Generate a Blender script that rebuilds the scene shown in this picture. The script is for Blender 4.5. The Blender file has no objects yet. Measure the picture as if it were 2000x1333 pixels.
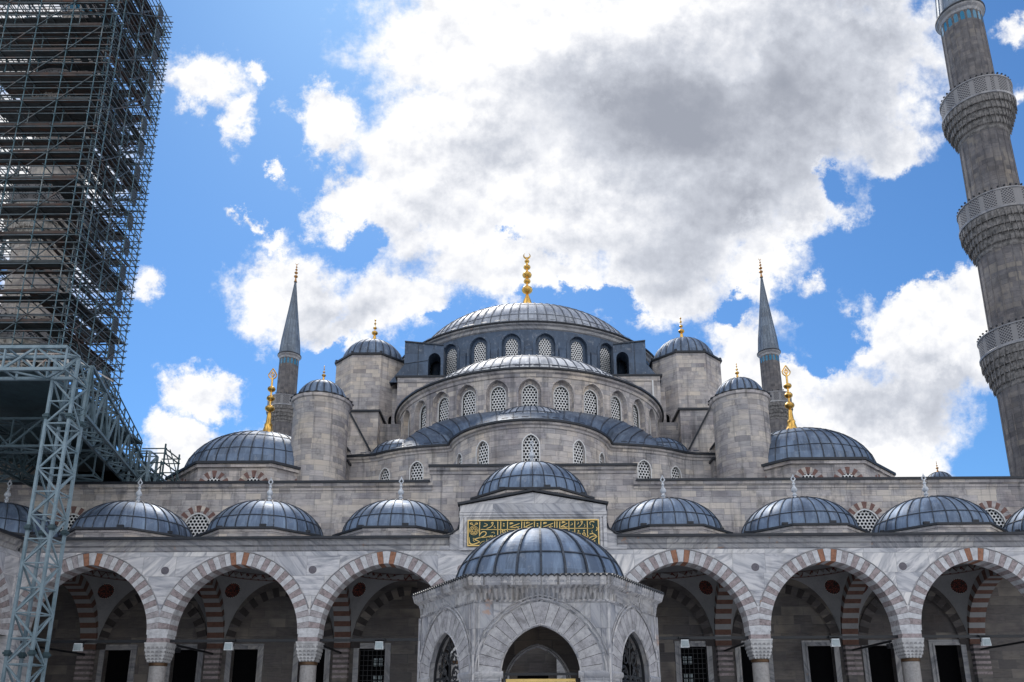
import bpy, math, random
from math import sin, cos, pi, sqrt, radians, atan2, acos, floor
from mathutils import Vector, Matrix
random.seed(7)
sc = bpy.context.scene
COL = sc.collection

# ---------------------------------------------------------------- camera
FPX = 1566.9; PITCH = radians(15.685); ROLL = 0.006
CAMX, CAMZ = -0.42, 1.6
cam_d = bpy.data.cameras.new('camera'); cam = bpy.data.objects.new('camera', cam_d); COL.objects.link(cam)
cam_d.sensor_fit = 'HORIZONTAL'; cam_d.sensor_width = 36.0; cam_d.lens = FPX/2000*36
cam_d.shift_x = -24/2000; cam_d.shift_y = (980-666.5)/2000
cam_d.clip_start = 0.1; cam_d.clip_end = 3000
cam.matrix_world = Matrix.Translation((CAMX, 0, CAMZ)) @ Matrix.Rotation(pi/2+PITCH, 4, 'X') @ Matrix.Rotation(-ROLL, 4, 'Z')
sc.camera = cam
sc.view_settings.view_transform = 'Standard'; sc.view_settings.look = 'None'
sc.view_settings.gamma = 1.0; sc.view_settings.exposure = 0.53
SUN_EL, SUN_AZ = radians(52), radians(-14)     # azimuth from +Y (behind the mosque), negative = left

# ---------------------------------------------------------------- node helper
class NT:
    def __init__(s, tree): s.t = tree; s.n = tree.nodes; s.l = tree.links
    def inp(s, sock, v):
        if v is None: return
        if isinstance(v, bpy.types.NodeSocket): s.l.new(v, sock)
        else:
            try: sock.default_value = v
            except Exception:
                sock.default_value = (v[0], v[1], v[2], 1.0) if len(v) == 3 else v
    def m(s, op, a, b=None, c=None, clamp=False):
        n = s.n.new('ShaderNodeMath'); n.operation = op; n.use_clamp = clamp
        s.inp(n.inputs[0], a); s.inp(n.inputs[1], b); s.inp(n.inputs[2], c); return n.outputs[0]
    def vm(s, op, a, b=None, out=0, scale=None):
        n = s.n.new('ShaderNodeVectorMath'); n.operation = op
        s.inp(n.inputs[0], a); s.inp(n.inputs[1], b)
        if scale is not None: s.inp(n.inputs['Scale'], scale)
        return n.outputs[out]
    def sep(s, v):
        n = s.n.new('ShaderNodeSeparateXYZ'); s.inp(n.inputs[0], v); return n.outputs
    def comb(s, x=0, y=0, z=0):
        n = s.n.new('ShaderNodeCombineXYZ'); s.inp(n.inputs[0], x); s.inp(n.inputs[1], y); s.inp(n.inputs[2], z); return n.outputs[0]
    def noise(s, v, scale=1, detail=4, rough=.55, dist=0, out=0, lac=2.0):
        n = s.n.new('ShaderNodeTexNoise'); s.inp(n.inputs['Vector'], v); n.inputs['Scale'].default_value = scale
        n.inputs['Detail'].default_value = detail; n.inputs['Roughness'].default_value = rough
        n.inputs['Distortion'].default_value = dist; n.inputs['Lacunarity'].default_value = lac; return n.outputs[out]
    def white(s, v, out='Value'):
        n = s.n.new('ShaderNodeTexWhiteNoise'); n.noise_dimensions = '3D'; s.inp(n.inputs['Vector'], v); return n.outputs[out]
    def ramp(s, f, stops, interp='LINEAR'):
        n = s.n.new('ShaderNodeValToRGB'); s.inp(n.inputs[0], f); cr = n.color_ramp; cr.interpolation = interp
        while len(cr.elements) < len(stops): cr.elements.new(0.5)
        for e, (p, c) in zip(cr.elements, stops):
            e.position = p; e.color = (c[0], c[1], c[2], 1) if not isinstance(c, (int, float)) else (c, c, c, 1)
        return n.outputs[0]
    def mix(s, f, a, b, mode='MIX'):
        n = s.n.new('ShaderNodeMix'); n.data_type = 'RGBA'; n.blend_type = mode; n.clamp_factor = True
        s.inp(n.inputs[0], f); s.inp(n.inputs[6], a); s.inp(n.inputs[7], b); return n.outputs[2]
    def mapr(s, v, a, b, c=0., d=1., smooth=False):
        n = s.n.new('ShaderNodeMapRange'); n.interpolation_type = 'SMOOTHSTEP' if smooth else 'LINEAR'
        s.inp(n.inputs[0], v); n.inputs[1].default_value = a; n.inputs[2].default_value = b
        n.inputs[3].default_value = c; n.inputs[4].default_value = d; return n.outputs[0]
    def geo(s, name='Position'):
        return s.n.new('ShaderNodeNewGeometry').outputs[name]
    def uv(s):
        return s.n.new('ShaderNodeTexCoord').outputs['UV']
    def bump(s, h, strength=.5, dist=.02):
        n = s.n.new('ShaderNodeBump'); s.inp(n.inputs['Height'], h); n.inputs['Strength'].default_value = strength
        n.inputs['Distance'].default_value = dist; return n.outputs[0]

# ---------------------------------------------------------------- world: Nishita sky with clouds laid out by direction
def make_world():
    w = bpy.data.worlds.new('World'); sc.world = w; w.use_nodes = True
    T = NT(w.node_tree); T.n.clear()
    out = T.n.new('ShaderNodeOutputWorld'); bg = T.n.new('ShaderNodeBackground'); T.l.new(bg.outputs[0], out.inputs[0])
    sky = T.n.new('ShaderNodeTexSky'); sky.sky_type = 'NISHITA'; sky.sun_disc = False
    sky.sun_elevation = SUN_EL; sky.sun_rotation = SUN_AZ; sky.air_density = 1.0; sky.dust_density = 0.3; sky.ozone_density = 3.0
    d = T.n.new('ShaderNodeTexCoord').outputs['Generated']
    dn = T.vm('NORMALIZE', d)
    F = (0, cos(PITCH), sin(PITCH)); U = (0, -sin(PITCH), cos(PITCH))
    fz = T.vm('DOT_PRODUCT', dn, F, 1); uz = T.vm('DOT_PRODUCT', dn, U, 1); rx = T.sep(dn)[0]
    front = T.mapr(fz, .25, .45)
    fzc = T.m('MAXIMUM', fz, .2)
    k = FPX/1000
    a = T.m('MULTIPLY_ADD', T.m('DIVIDE', rx, fzc), k, 1.024)
    b = T.m('MULTIPLY_ADD', T.m('DIVIDE', uz, fzc), -k, 0.98)
    P = T.comb(a, b, 0)
    # turbulence of the cloud outlines
    n1 = T.noise(P, 2.2, 3, .5, out=1); n2 = T.noise(P, 8, 8, .68, out=1)
    off = T.vm('ADD', T.vm('SCALE', T.vm('SUBTRACT', n1, (.5, .5, .5)), scale=.22), T.vm('SCALE', T.vm('SUBTRACT', n2, (.5, .5, .5)), scale=.20))
    Q = T.vm('MULTIPLY', T.vm('ADD', P, off), (1, 1, 0))
    def blobs(lst):
        cur = None
        for (x, y, rx_, ry_, wgt) in lst:
            v = T.vm('MULTIPLY', T.vm('SUBTRACT', Q, (x/1000, y/1000, 0)), (1000/rx_, 1000/ry_, 0))
            L = T.vm('LENGTH', v, out=1)
            r = T.m('MULTIPLY_ADD', L, -wgt, wgt)
            if cur is None: cur = r
            else: cur = T.m('SMOOTH_MAX', cur, r, .12)
        return cur
    pos = blobs([(1180, 60, 500, 260, 1.3), (900, 330, 270, 250, 1.2), (1300, 330, 480, 260, 1.3), (1620, 130, 260, 220, 1.1),
        (1750, 290, 110, 80, .7), (1000, 520, 300, 110, 1.0), (780, 590, 160, 90, .9), (1270, 540, 170, 90, .9),
        (555, 565, 150, 110, 1.0), (690, 640, 150, 60, .7), (1490, 500, 75, 75, .8),
        (385, 165, 100, 75, .8), (465, 235, 55, 60, .7), (490, 145, 30, 30, .5), (560, 335, 24, 18, .5),
        (375, 775, 75, 55, .8), (350, 880, 90, 70, .9), (480, 835, 60, 40, .5), (1480, 730, 180, 130, 1.0), (1680, 850, 260, 170, 1.2),
        (1880, 680, 200, 170, 1.1), (1790, 590, 90, 60, .7), (1980, 20, 60, 45, .6), (1985, 150, 30, 30, .4),
        (310, 550, 50, 36, .45), (530, 440, 40, 18, .4), (500, 412, 22, 14, .4), (1600, 540, 50, 40, .4), (655, 225, 90, 75, .9), (660, 380, 90, 75, .9), (1940, 570, 130, 95, .9), (1760, 640, 130, 80, .8), (1425, 640, 90, 60, .8), (1560, 640, 60, 50, .6), (1845, 400, 45, 40, .45), (20, 60, 180, 160, .8), (60, 330, 200, 170, .9), (90, 560, 120, 120, .6)])
    holes = blobs([(1000, 448, 50, 16, .55), (1150, 575, 95, 45, 1.2), (1080, 590, 60, 25, .7), (1430, 590, 60, 45, 1.0), (1600, 650, 110, 60, .8),
        (1840, 420, 180, 110, .8), (1640, 350, 45, 40, .6), (1740, 480, 200, 90, .9), (690, 465, 45, 50, .6), (640, 690, 70, 30, .4), (870, 640, 40, 20, .5)])
    fb = T.noise(P, 6.5, 12, .64); fbs = T.noise(T.vm('ADD', P, (-.006, -.022, 0)), 6.5, 6, .6); fb6 = T.noise(P, 6.5, 6, .6); fbl = T.noise(P, 2.6, 6, .55)
    dens = T.m('SUBTRACT', pos, T.m('MAXIMUM', T.m('MULTIPLY', holes, .95), 0.0))
    dens = T.m('ADD', dens, T.m('MULTIPLY_ADD', fb, 1.5, -.77))
    alphaF = T.mapr(dens, -.06, .36, smooth=True)
    # grey, thick parts of the cloud
    g = blobs([(1330, 250, 360, 150, 1.0), (1180, 210, 200, 90, .9), (1560, 200, 230, 190, .9), (1490, 400, 220, 90, .8), (960, 290, 90, 60, .5),
        (1750, 780, 90, 60, .5), (1870, 810, 100, 60, .7), (1560, 130, 180, 110, .7), (1330, 480, 140, 90, .6), (620, 600, 60, 40, .3), (1700, 60, 160, 100, .6)])
    gs = T.m('ADD', T.mapr(g, -.55, .9), T.m('MULTIPLY_ADD', fbl, .75, -.37))
    gs = T.m('MULTIPLY', T.mapr(gs, .1, 1.1), T.mapr(dens, .05, .5))
    shade = T.m('ADD', gs, T.m('ADD', T.m('MULTIPLY', T.m('SUBTRACT', T.noise(T.vm('ADD', P, (3.1, 1.7, 0)), 3.0, 7, .55), .46), .7), T.m('MULTIPLY', T.m('SUBTRACT', fbs, fb6), T.mapr(gs, .2, .8, 2.0, .7))), clamp=True)
    ccol = T.ramp(shade, [(0, (1.0, 1.0, 1.0)), (.2, (.84, .855, .90)), (.5, (.60, .63, .70)), (.85, (.39, .415, .48)), (1, (.34, .365, .43))])
    # rest of the sky dome: unseen broken cloud, brightened to light the facade
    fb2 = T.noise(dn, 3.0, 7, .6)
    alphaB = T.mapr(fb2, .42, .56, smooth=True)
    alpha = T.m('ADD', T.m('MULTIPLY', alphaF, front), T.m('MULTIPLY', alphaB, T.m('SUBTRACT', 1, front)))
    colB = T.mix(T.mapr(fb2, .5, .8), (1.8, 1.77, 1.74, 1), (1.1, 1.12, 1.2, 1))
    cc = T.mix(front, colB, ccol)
    skyc = T.mix(1, sky.outputs[0], (SKYK[0], SKYK[1], SKYK[2], 1), 'MULTIPLY')
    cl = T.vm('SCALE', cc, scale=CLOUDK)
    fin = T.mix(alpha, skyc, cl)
    T.inp(bg.inputs[0], fin); bg.inputs[1].default_value = 0.1
    return w
SKYK = (.47, .75, .97)
CLOUDK = 7.3
make_world()
sd = bpy.data.lights.new('sun', 'SUN'); so = bpy.data.objects.new('sun', sd); COL.objects.link(so)
sd.energy = 1.5; sd.angle = radians(10); sd.color = (1, .95, .88)
sdir = Vector((sin(SUN_AZ)*cos(SUN_EL), cos(SUN_AZ)*cos(SUN_EL), sin(SUN_EL)))
so.rotation_euler = sdir.to_track_quat('Z', 'Y').to_euler()
so.location = (0, 60, 80)

# ---------------------------------------------------------------- materials
M = {}
def newmat(name, rough=.8, metal=0.0, spec=.3):
    m = bpy.data.materials.new(name); m.use_nodes = True
    T = NT(m.node_tree); b = T.n['Principled BSDF']
    b.inputs['Roughness'].default_value = rough; b.inputs['Metallic'].default_value = metal
    b.inputs['Specular IOR Level'].default_value = spec
    M[name] = m
    return T, b

def cells(T, h, w, jitter=.7):
    """per-block ids and joint mask from the UV (metres)"""
    u, v, _ = T.sep(T.uv())
    vr = T.m('DIVIDE', v, h); row = T.m('FLOOR', vr)
    rr = T.white(T.comb(row, 3.3, 1.1))
    wr = T.m('MULTIPLY', T.m('MULTIPLY_ADD', rr, jitter, 1-jitter*.5), w)
    ur = T.m('ADD', T.m('DIVIDE', u, wr), T.m('MULTIPLY', rr, 17.3))
    colm = T.m('FLOOR', ur)
    idv = T.comb(row, colm, .5)
    fu = T.m('FRACT', ur); fv = T.m('FRACT', vr)
    eu = T.m('MULTIPLY', T.m('MINIMUM', fu, T.m('SUBTRACT', 1, fu)), wr)
    ev = T.m('MULTIPLY', T.m('MINIMUM', fv, T.m('SUBTRACT', 1, fv)), h)
    return u, v, idv, T.m('MINIMUM', eu, ev)

def ashlar(name, tones, h=.42, w=1.0, joint=.012, jdark=.55, stain=.5, drip=0.35, cream=1.0):
    T, b = newmat(name, .88, 0, .2)
    u, v, idv, e = cells(T, h, w)
    r1 = T.white(idv)
    n = len(tones)
    c = T.ramp(r1, [(i/(n), t) for i, t in enumerate(tones)], 'CONSTANT')
    pos = T.geo()
    # horizontal bedding streaks in every block, shifted block by block
    sv = T.vm('ADD', T.comb(T.m('MULTIPLY', u, .8), T.m('MULTIPLY', v, 9), 0), T.vm('SCALE', T.white(idv, 'Color'), scale=30))
    bed = T.noise(sv, 1.6, 5, .65)
    c = T.mix(1, c, T.ramp(bed, [(.25, .68), (.5, .97), (.75, 1.12)]), 'MULTIPLY')
    big = T.noise(pos, .28, 6, .62)
    c = T.mix(T.mapr(big, .48, .72), c, (.56, .55, .58, 1), 'MULTIPLY')
    med = T.noise(T.vm('MULTIPLY', T.vm('ADD', pos, (5, 9, 2)), (1, 1, 1.7)), .8, 7, .68)
    c = T.mix(1, c, T.ramp(med, [(.28, (.66, .66, .70)), (.5, (.99, .98, .97)), (.72, (1.24, 1.20, 1.14))]), 'MULTIPLY')
    r2 = T.white(T.vm('ADD', idv, (.3, 7.7, 2.2)))
    clus = T.mapr(T.noise(T.vm('ADD', pos, (2, 44, 7)), .35, 3, .6), .44, .6)
    c = T.mix(T.m('MULTIPLY', T.m('MULTIPLY', T.m('GREATER_THAN', r2, .80), clus), .75), c, (.58*cream, .53*cream, .455*cream, 1))
    c = T.mix(T.m('MULTIPLY', T.m('LESS_THAN', r2, .10), .5), c, (.20*cream, .195*cream, .20*cream, 1))
    yel = T.noise(T.vm('ADD', pos, (31, 5, 9)), .22, 4, .6)
    c = T.mix(T.m('MULTIPLY', T.mapr(yel, .5, .75), .45), c, T.mix(1, c, (1.18, 1.03, .8, 1), 'MULTIPLY'))
    # soot and lichen blotches
    c = T.mix(1, c, (1.12, 1.10, 1.125, 1), 'MULTIPLY')
    so_ = T.noise(T.vm('MULTIPLY', pos, (1, 1, .55)), 1.4, 7, .7)
    c = T.mix(T.m('MULTIPLY', T.mapr(so_, .55, .68), stain), c, (.09, .09, .10, 1))
    # run-off streaks
    dr = T.noise(T.vm('MULTIPLY', T.comb(u, v, 0), (1.9, .07, 1)), 1.0, 5, .7)
    c = T.mix(T.m('MULTIPLY', T.mapr(dr, .53, .67), drip), c, (.07, .07, .075, 1))
    jm = T.mapr(e, joint*.4, joint*1.6)
    c = T.mix(T.m('MULTIPLY', T.m('SUBTRACT', 1, jm), jdark), c, (.12, .12, .125, 1))
    T.inp(b.inputs['Base Color'], c)
    fine = T.noise(pos, 22, 5, .7)
    hgt = T.m('ADD', T.m('MULTIPLY', jm, .8), T.m('ADD', T.m('MULTIPLY', fine, .5), T.m('ADD', T.m('MULTIPLY', r1, .35), T.m('MULTIPLY', bed, .5))))
    T.inp(b.inputs['Normal'], T.bump(hgt, .55, .03))
ashlar('limestone', [(.50, .475, .45), (.44, .425, .415), (.54, .505, .46), (.47, .455, .445), (.38, .375, .375), (.57, .535, .48), (.49, .47, .45), (.41, .40, .395), (.50, .48, .465)], h=.36, w=.85, stain=.55, jdark=.35, drip=.5)
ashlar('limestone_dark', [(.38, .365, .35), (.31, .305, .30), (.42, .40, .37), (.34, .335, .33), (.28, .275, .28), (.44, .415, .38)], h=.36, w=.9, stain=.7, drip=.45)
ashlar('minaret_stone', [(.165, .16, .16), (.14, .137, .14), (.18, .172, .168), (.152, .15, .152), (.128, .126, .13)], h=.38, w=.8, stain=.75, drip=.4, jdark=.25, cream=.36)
ashlar('light_limestone', [(.62, .59, .54), (.55, .53, .50), (.66, .62, .56), (.58, .56, .52)], h=.4, w=.9, stain=.5, drip=.5, jdark=.35)  # paler tone makes up for light blocked by the scaffold decks
ashlar('interior_stone', [(.14, .131, .125), (.122, .115, .11), (.155, .146, .135), (.13, .123, .117)], h=.5, w=1.2, stain=.3, drip=.1, cream=.4)  # darker than the true stone, painting in the shade under the arches

def marble(name, h=.95, w=1.9, base=1.0, veins=1.0, stain=0.0, streak=0.0):
    T, b = newmat(name, .45, 0, .4)
    u, v, idv, e = cells(T, h, w)
    rnd = T.white(idv); rc = T.white(idv, 'Color')
    ang = T.m('MULTIPLY_ADD', rnd, 2.4, -1.2)
    ca = T.m('COSINE', ang); sa = T.m('SINE', ang)
    x = T.m('ADD', T.m('MULTIPLY', u, ca), T.m('MULTIPLY', v, sa)); y = T.m('SUBTRACT', T.m('MULTIPLY', v, ca), T.m('MULTIPLY', u, sa))
    vec = T.vm('ADD', T.comb(T.m('MULTIPLY', x, .55), T.m('MULTIPLY', y, 3.2), 0), T.vm('SCALE', rc, scale=40))
    n1 = T.noise(vec, 1.3, 8, .62, .5)
    n2 = T.noise(T.vm('ADD', vec, (9, 2, 4)), .6, 4, .5, .8)
    c = T.ramp(n1, [(.30, (.20*base, .21*base, .235*base)), (.43, (.40*base, .405*base, .43*base)), (.52, (.58*base, .575*base, .58*base)), (.75, (.68*base, .67*base, .655*base))])
    c = T.mix(T.m('MULTIPLY', T.mapr(n2, .5, .62), .45*veins), c, (.33*base, .345*base, .375*base, 1))
    c = T.mix(1, c, T.ramp(rnd, [(0, (.72, .735, .78)), (.5, (.95, .95, .97)), (1, (1.12, 1.10, 1.08))]), 'MULTIPLY')
    pos = T.geo()
    st = T.noise(T.vm('MULTIPLY', pos, (1, 1, .5)), 1.1, 6, .65)
    c = T.mix(T.m('MULTIPLY', T.mapr(st, .52, .7), .35+stain), c, (.20, .185, .17, 1))
    if streak:
        dr = T.noise(T.vm('MULTIPLY', T.comb(u, v, 0), (4.5, .25, 1)), 1.0, 5, .75)
        c = T.mix(T.m('MULTIPLY', T.mapr(dr, .52, .66), streak), c, (.07, .065, .06, 1))
        ru = T.noise(T.vm('ADD', pos, (3, 8, 2)), 1.6, 4, .6)
        c = T.mix(T.m('MULTIPLY', T.mapr(ru, .66, .74), .6), c, (.42, .20, .08, 1))
    jm = T.mapr(e, .004, .014)
    c = T.mix(T.m('MULTIPLY', T.m('SUBTRACT', 1, jm), .6), c, (.16, .16, .17, 1))
    T.inp(b.inputs['Base Color'], c)
    T.inp(b.inputs['Normal'], T.bump(T.m('ADD', T.m('MULTIPLY', jm, .4), T.m('MULTIPLY', n1, .2)), .4, .02))
marble('marble', base=1.08)
marble('marble_fountain', h=.7, w=.75, base=.8, stain=.25, streak=.45)
marble('marble_streaked', h=.7, w=.75, base=.78, stain=.4, streak=.9)
marble('marble_moulding', h=3, w=2.2, base=.62, stain=.2, streak=.25)
marble('marble_pale', h=1.5, w=3.0, base=.95, veins=.3)

def plain(name, col, rough=.8, metal=0, spec=.3, var=.25, scale=3.0, bump=.2, tint=None):
    T, b = newmat(name, rough, metal, spec)
    pos = T.geo()
    n = T.noise(pos, scale, 7, .65)
    n2 = T.noise(pos, scale*9, 4, .6)
    f = T.m('ADD', T.m('MULTIPLY', n, .7), T.m('MULTIPLY', n2, .3))
    c = T.mix(1, (col[0], col[1], col[2], 1), T.ramp(f, [(.3, 1-var*1.6), (.5, 1.0), (.7, 1+var)]), 'MULTIPLY')
    if tint: c = T.mix(T.m('MULTIPLY', T.mapr(T.noise(pos, scale*.6, 5, .6), .52, .66), .8), c, (tint[0], tint[1], tint[2], 1))
    T.inp(b.inputs['Base Color'], c)
    if bump: T.inp(b.inputs['Normal'], T.bump(f, bump, .02))
    return T, b
plain('red_stone', (.34, .16, .13), var=.35, scale=5)
plain('brick_red', (.20, .115, .10), var=.35, scale=5)
plain('brown_stone', (.14, .075, .058), var=.3, scale=5)
plain('fountain_light', (.40, .395, .405), var=.35, scale=4, tint=(.25, .25, .27))
plain('fountain_dark', (.34, .335, .35), var=.4, scale=4, tint=(.16, .155, .16))
plain('grey_stone', (.36, .335, .345), var=.4, scale=6)
plain('mauve_stone', (.31, .262, .265), var=.45, scale=6)
plain('orange_stone', (.31, .155, .10), var=.35, scale=6)
plain('white_stone', (.54, .545, .565), var=.25, scale=4, tint=(.36, .36, .38))
plain('dark_stone', (.05, .043, .043), var=.3, scale=4)
plain('carved_stone', (.20, .19, .185), var=.6, scale=4.0, bump=.5, tint=(.07, .07, .07))
plain('light_carving', (.5, .47, .43), var=.6, scale=4.0, bump=.5, tint=(.14, .13, .12))  # paler corbel stone, lightened against the shade of the scaffold decks
plain('plaster', (.27, .272, .28), var=.15, scale=1.0)  # tone lowered so the vaults look more deeply shaded
plain('plaster_white', (.72, .72, .71), var=.08, scale=2.0)
plain('capital_marble', (.50, .50, .505), var=.2, scale=3, tint=(.32, .32, .33))
plain('capital_shadow', (.30, .30, .305), var=.3, scale=4)  # darker tone paints the shadow between the capital's teeth
plain('granite', (.30, .29, .285), rough=.35, var=.25, scale=8)
plain('porphyry', (.13, .12, .14), rough=.5, var=.3, scale=10)
plain('bronze', (.10, .06, .035), rough=.5, metal=.6)
plain('black_iron', (.012, .014, .018), rough=.5, var=.2, spec=.4)
plain('lead_edge', (.022, .026, .034), rough=.45, var=.3, spec=.35)
plain('dark_void', (.004, .004, .005), rough=.9, var=.1, spec=.05)
plain('glass_dark', (.015, .02, .03), rough=.15, var=.1, spec=.5, bump=0)
plain('pane_lit', (.30, .36, .38), rough=.3, var=.3, scale=2)
plain('gold', (.83, .50, .13), rough=.33, metal=1.0, var=.22, scale=2.5, bump=.15, tint=(.52, .30, .08))
plain('gold_dull', (.50, .27, .10), rough=.42, metal=.9, var=.3, scale=4, tint=(.22, .12, .06))
plain('gold_paint', (.78, .55, .20), rough=.4, var=.15, metal=.25)
plain('green_panel', (.006, .035, .032), rough=.4, var=.15)
plain('blue_tile', (.015, .16, .28), rough=.25, var=.3, spec=.5, scale=6)
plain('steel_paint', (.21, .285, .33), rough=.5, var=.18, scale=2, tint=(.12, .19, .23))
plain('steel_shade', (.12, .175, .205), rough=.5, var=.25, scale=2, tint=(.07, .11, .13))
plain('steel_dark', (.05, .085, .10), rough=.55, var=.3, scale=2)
plain('steel_rail', (.42, .42, .40), rough=.5, var=.3, scale=2, tint=(.30, .14, .08))
plain('scaffold_steel', (.075, .10, .115), rough=.45, metal=.35, var=.4, scale=1.5, tint=(.14, .10, .085))
plain('scaffold_pole', (.085, .15, .18), rough=.45, metal=.3, var=.5, scale=1.2, tint=(.25, .27, .27))
plain('wood_plank', (.065, .05, .045), rough=.85, var=.4, scale=2, tint=(.10, .045, .03))
plain('deck_metal', (.05, .058, .062), rough=.6, metal=.3, var=.4, scale=2)
plain('lamp_white', (.62, .66, .68), rough=.35, var=.1)
plain('white_finial', (.55, .58, .62), rough=.5, var=.3, scale=4, tint=(.3, .32, .36))
plain('paving', (.34, .335, .33), rough=.7, var=.15, scale=.6)

def lead(name, base, rough=.42, metal=.45, pu=.9, pv=1.4, light=.5):
    T, b = newmat(name, rough, metal, .5)
    u, v, _ = T.sep(T.uv())
    cell = T.comb(T.m('FLOOR', T.m('DIVIDE', u, pu)), T.m('FLOOR', T.m('DIVIDE', v, pv)), .5)
    r = T.white(cell)
    pos = T.geo()
    n = T.noise(T.vm('MULTIPLY', T.comb(u, v, 0), (2.6, .5, 1)), 1.2, 7, .68)
    n2 = T.noise(pos, .9, 6, .6)
    n3 = T.noise(T.vm('MULTIPLY', T.comb(u, v, 0), (1.2, 7, 1)), 1.5, 4, .6)
    c = T.mix(1, (base[0], base[1], base[2], 1), T.ramp(r, [(0, .68), (1, 1.3)]), 'MULTIPLY')
    c = T.mix(T.m('MULTIPLY', T.mapr(n, .46, .7), light), c, (base[0]*2.1+.03, base[1]*2.1+.03, base[2]*2.0+.03, 1))
    c = T.mix(T.m('MULTIPLY', T.mapr(n2, .5, .72), .55), c, (base[0]*.45, base[1]*.45, base[2]*.5, 1))
    ox = T.noise(T.vm('ADD', T.comb(T.m('MULTIPLY', u, 1.5), T.m('MULTIPLY', v, 1.1), 0), (7, 3, 1)), 1.8, 9, .72)
    c = T.mix(T.m('MULTIPLY', T.mapr(ox, .56, .70), .55), c, (.36, .38, .41, 1))
    T.inp(b.inputs['Base Color'], c)
    T.inp(b.inputs['Roughness'], T.mapr(T.m('ADD', T.m('MULTIPLY', n, .6), T.m('MULTIPLY', r, .4)), .2, .8, rough-.1, rough+.16))
    T.inp(b.inputs['Normal'], T.bump(T.m('ADD', T.m('MULTIPLY', n3, .5), T.m('MULTIPLY', n2, .8)), .35, .05))
lead('lead', (.12, .165, .24), rough=.55, metal=.35)
lead('lead_roof', (.13, .15, .18), rough=.5, metal=.3)
lead('lead_wall', (.06, .088, .135), rough=.48, metal=.3, pu=1.6, pv=.9, light=.35)
lead('lead_roof_dark', (.085, .11, .15), rough=.45, metal=.35, pu=1.2, pv=1.6, light=.8)
lead('lead_silver', (.30, .32, .36), rough=.48, metal=.3, light=.6)
lead('lead_pale', (.50, .51, .53), rough=.55, metal=.12, light=.6)
lead('lead_grey_seam', (.12, .13, .15), rough=.5, metal=.3)
lead('lead_blue', (.12, .165, .24), rough=.53, metal=.4, pu=.64, pv=1.0, light=.8)
lead('lead_seam', (.035, .045, .062), rough=.5, metal=.3)
lead('cone_lead', (.13, .16, .20), rough=.45, metal=.35)

def lattice_mat():
    T, b = newmat('window_lattice', .8, 0, .2)
    u, v, _ = T.sep(T.uv())
    S = .215   # hole pitch (m)
    def hexd(ox, oy):
        x = T.m('ADD', T.m('DIVIDE', u, S), ox); y = T.m('ADD', T.m('DIVIDE', v, S*1.732), oy)
        x = T.m('MULTIPLY', T.m('SUBTRACT', T.m('FRACT', x), .5), S); y = T.m('MULTIPLY', T.m('SUBTRACT', T.m('FRACT', y), .5), S*1.732)
        return T.m('SQRT', T.m('ADD', T.m('MULTIPLY', x, x), T.m('MULTIPLY', y, y)))
    d = T.m('MINIMUM', hexd(.5, .25), hexd(0, .75))
    hole = T.mapr(d, .071, .081)
    c = T.mix(hole, (.006, .008, .012, 1), (.80, .80, .79, 1))
    T.inp(b.inputs['Base Color'], c)
    T.inp(b.inputs['Normal'], T.bump(hole, 1.0, .03))
lattice_mat()
def balustrade_mat():
    T, b = newmat('pierced_marble', .8, 0, .2)
    u, v, _ = T.sep(T.uv())
    a_ = T.m('FRACT', T.m('MULTIPLY', T.m('ADD', u, v), 4.6)); b_ = T.m('FRACT', T.m('MULTIPLY', T.m('SUBTRACT', u, v), 4.6))
    hole = T.m('MULTIPLY', T.m('GREATER_THAN', a_, .42), T.m('GREATER_THAN', b_, .42))
    post = T.m('LESS_THAN', T.m('FRACT', T.m('DIVIDE', u, 1.12)), .28)
    hole = T.m('MULTIPLY', hole, T.m('SUBTRACT', 1, post))
    T.inp(b.inputs['Base Color'], T.mix(hole, (.25, .245, .25, 1), (.04, .04, .05, 1)))
    T.inp(b.inputs['Normal'], T.bump(T.m('SUBTRACT', 1, hole), 1.0, .04))
balustrade_mat()
def rosette_mat():
    T, b = newmat('rosette_paint', .8, 0, .2)
    u, v, _ = T.sep(T.uv())     # polar: u = angle/2pi, v = radius 0..1
    w1 = T.m('FRACT', T.m('MULTIPLY', u, 24)); tooth = T.m('ABSOLUTE', T.m('SUBTRACT', w1, .5))
    x = T.m('MULTIPLY', v, T.m('COSINE', T.m('MULTIPLY', u, 2*pi))); y = T.m('MULTIPLY', v, T.m('SINE', T.m('MULTIPLY', u, 2*pi)))
    vo = T.n.new('ShaderNodeTexVoronoi'); vo.feature = 'DISTANCE_TO_EDGE'; vo.inputs['Scale'].default_value = 4.5; T.inp(vo.inputs['Vector'], T.comb(x, y, 0))
    pat = T.m('LESS_THAN', vo.outputs[0], .15)
    c = T.mix(pat, (.20, .05, .035, 1), (.03, .02, .02, 1))
    rim = T.m('GREATER_THAN', T.m('ADD', v, T.m('MULTIPLY', tooth, .3)), 1.0)
    c = T.mix(rim, c, (.42, .42, .41, 1))
    T.inp(b.inputs['Base Color'], c)
rosette_mat()
def meander_mat():
    T, b = newmat('painted_band', .8, 0, .2)
    u, v, _ = T.sep(T.uv())     # metres along, 0..1 across
    fu = T.m('FRACT', T.m('DIVIDE', u, .42))
    a_ = T.m('LESS_THAN', T.m('ABSOLUTE', T.m('SUBTRACT', v, T.m('MULTIPLY_ADD', T.m('SINE', T.m('MULTIPLY', fu, 2*pi)), .28, .5))), .14)
    e_ = T.m('GREATER_THAN', T.m('ABSOLUTE', T.m('SUBTRACT', v, .5)), .43)
    k_ = T.m('MAXIMUM', a_, e_)
    T.inp(b.inputs['Base Color'], T.mix(k_, (.22, .20, .19, 1), (.10, .028, .022, 1)))
meander_mat()
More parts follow.
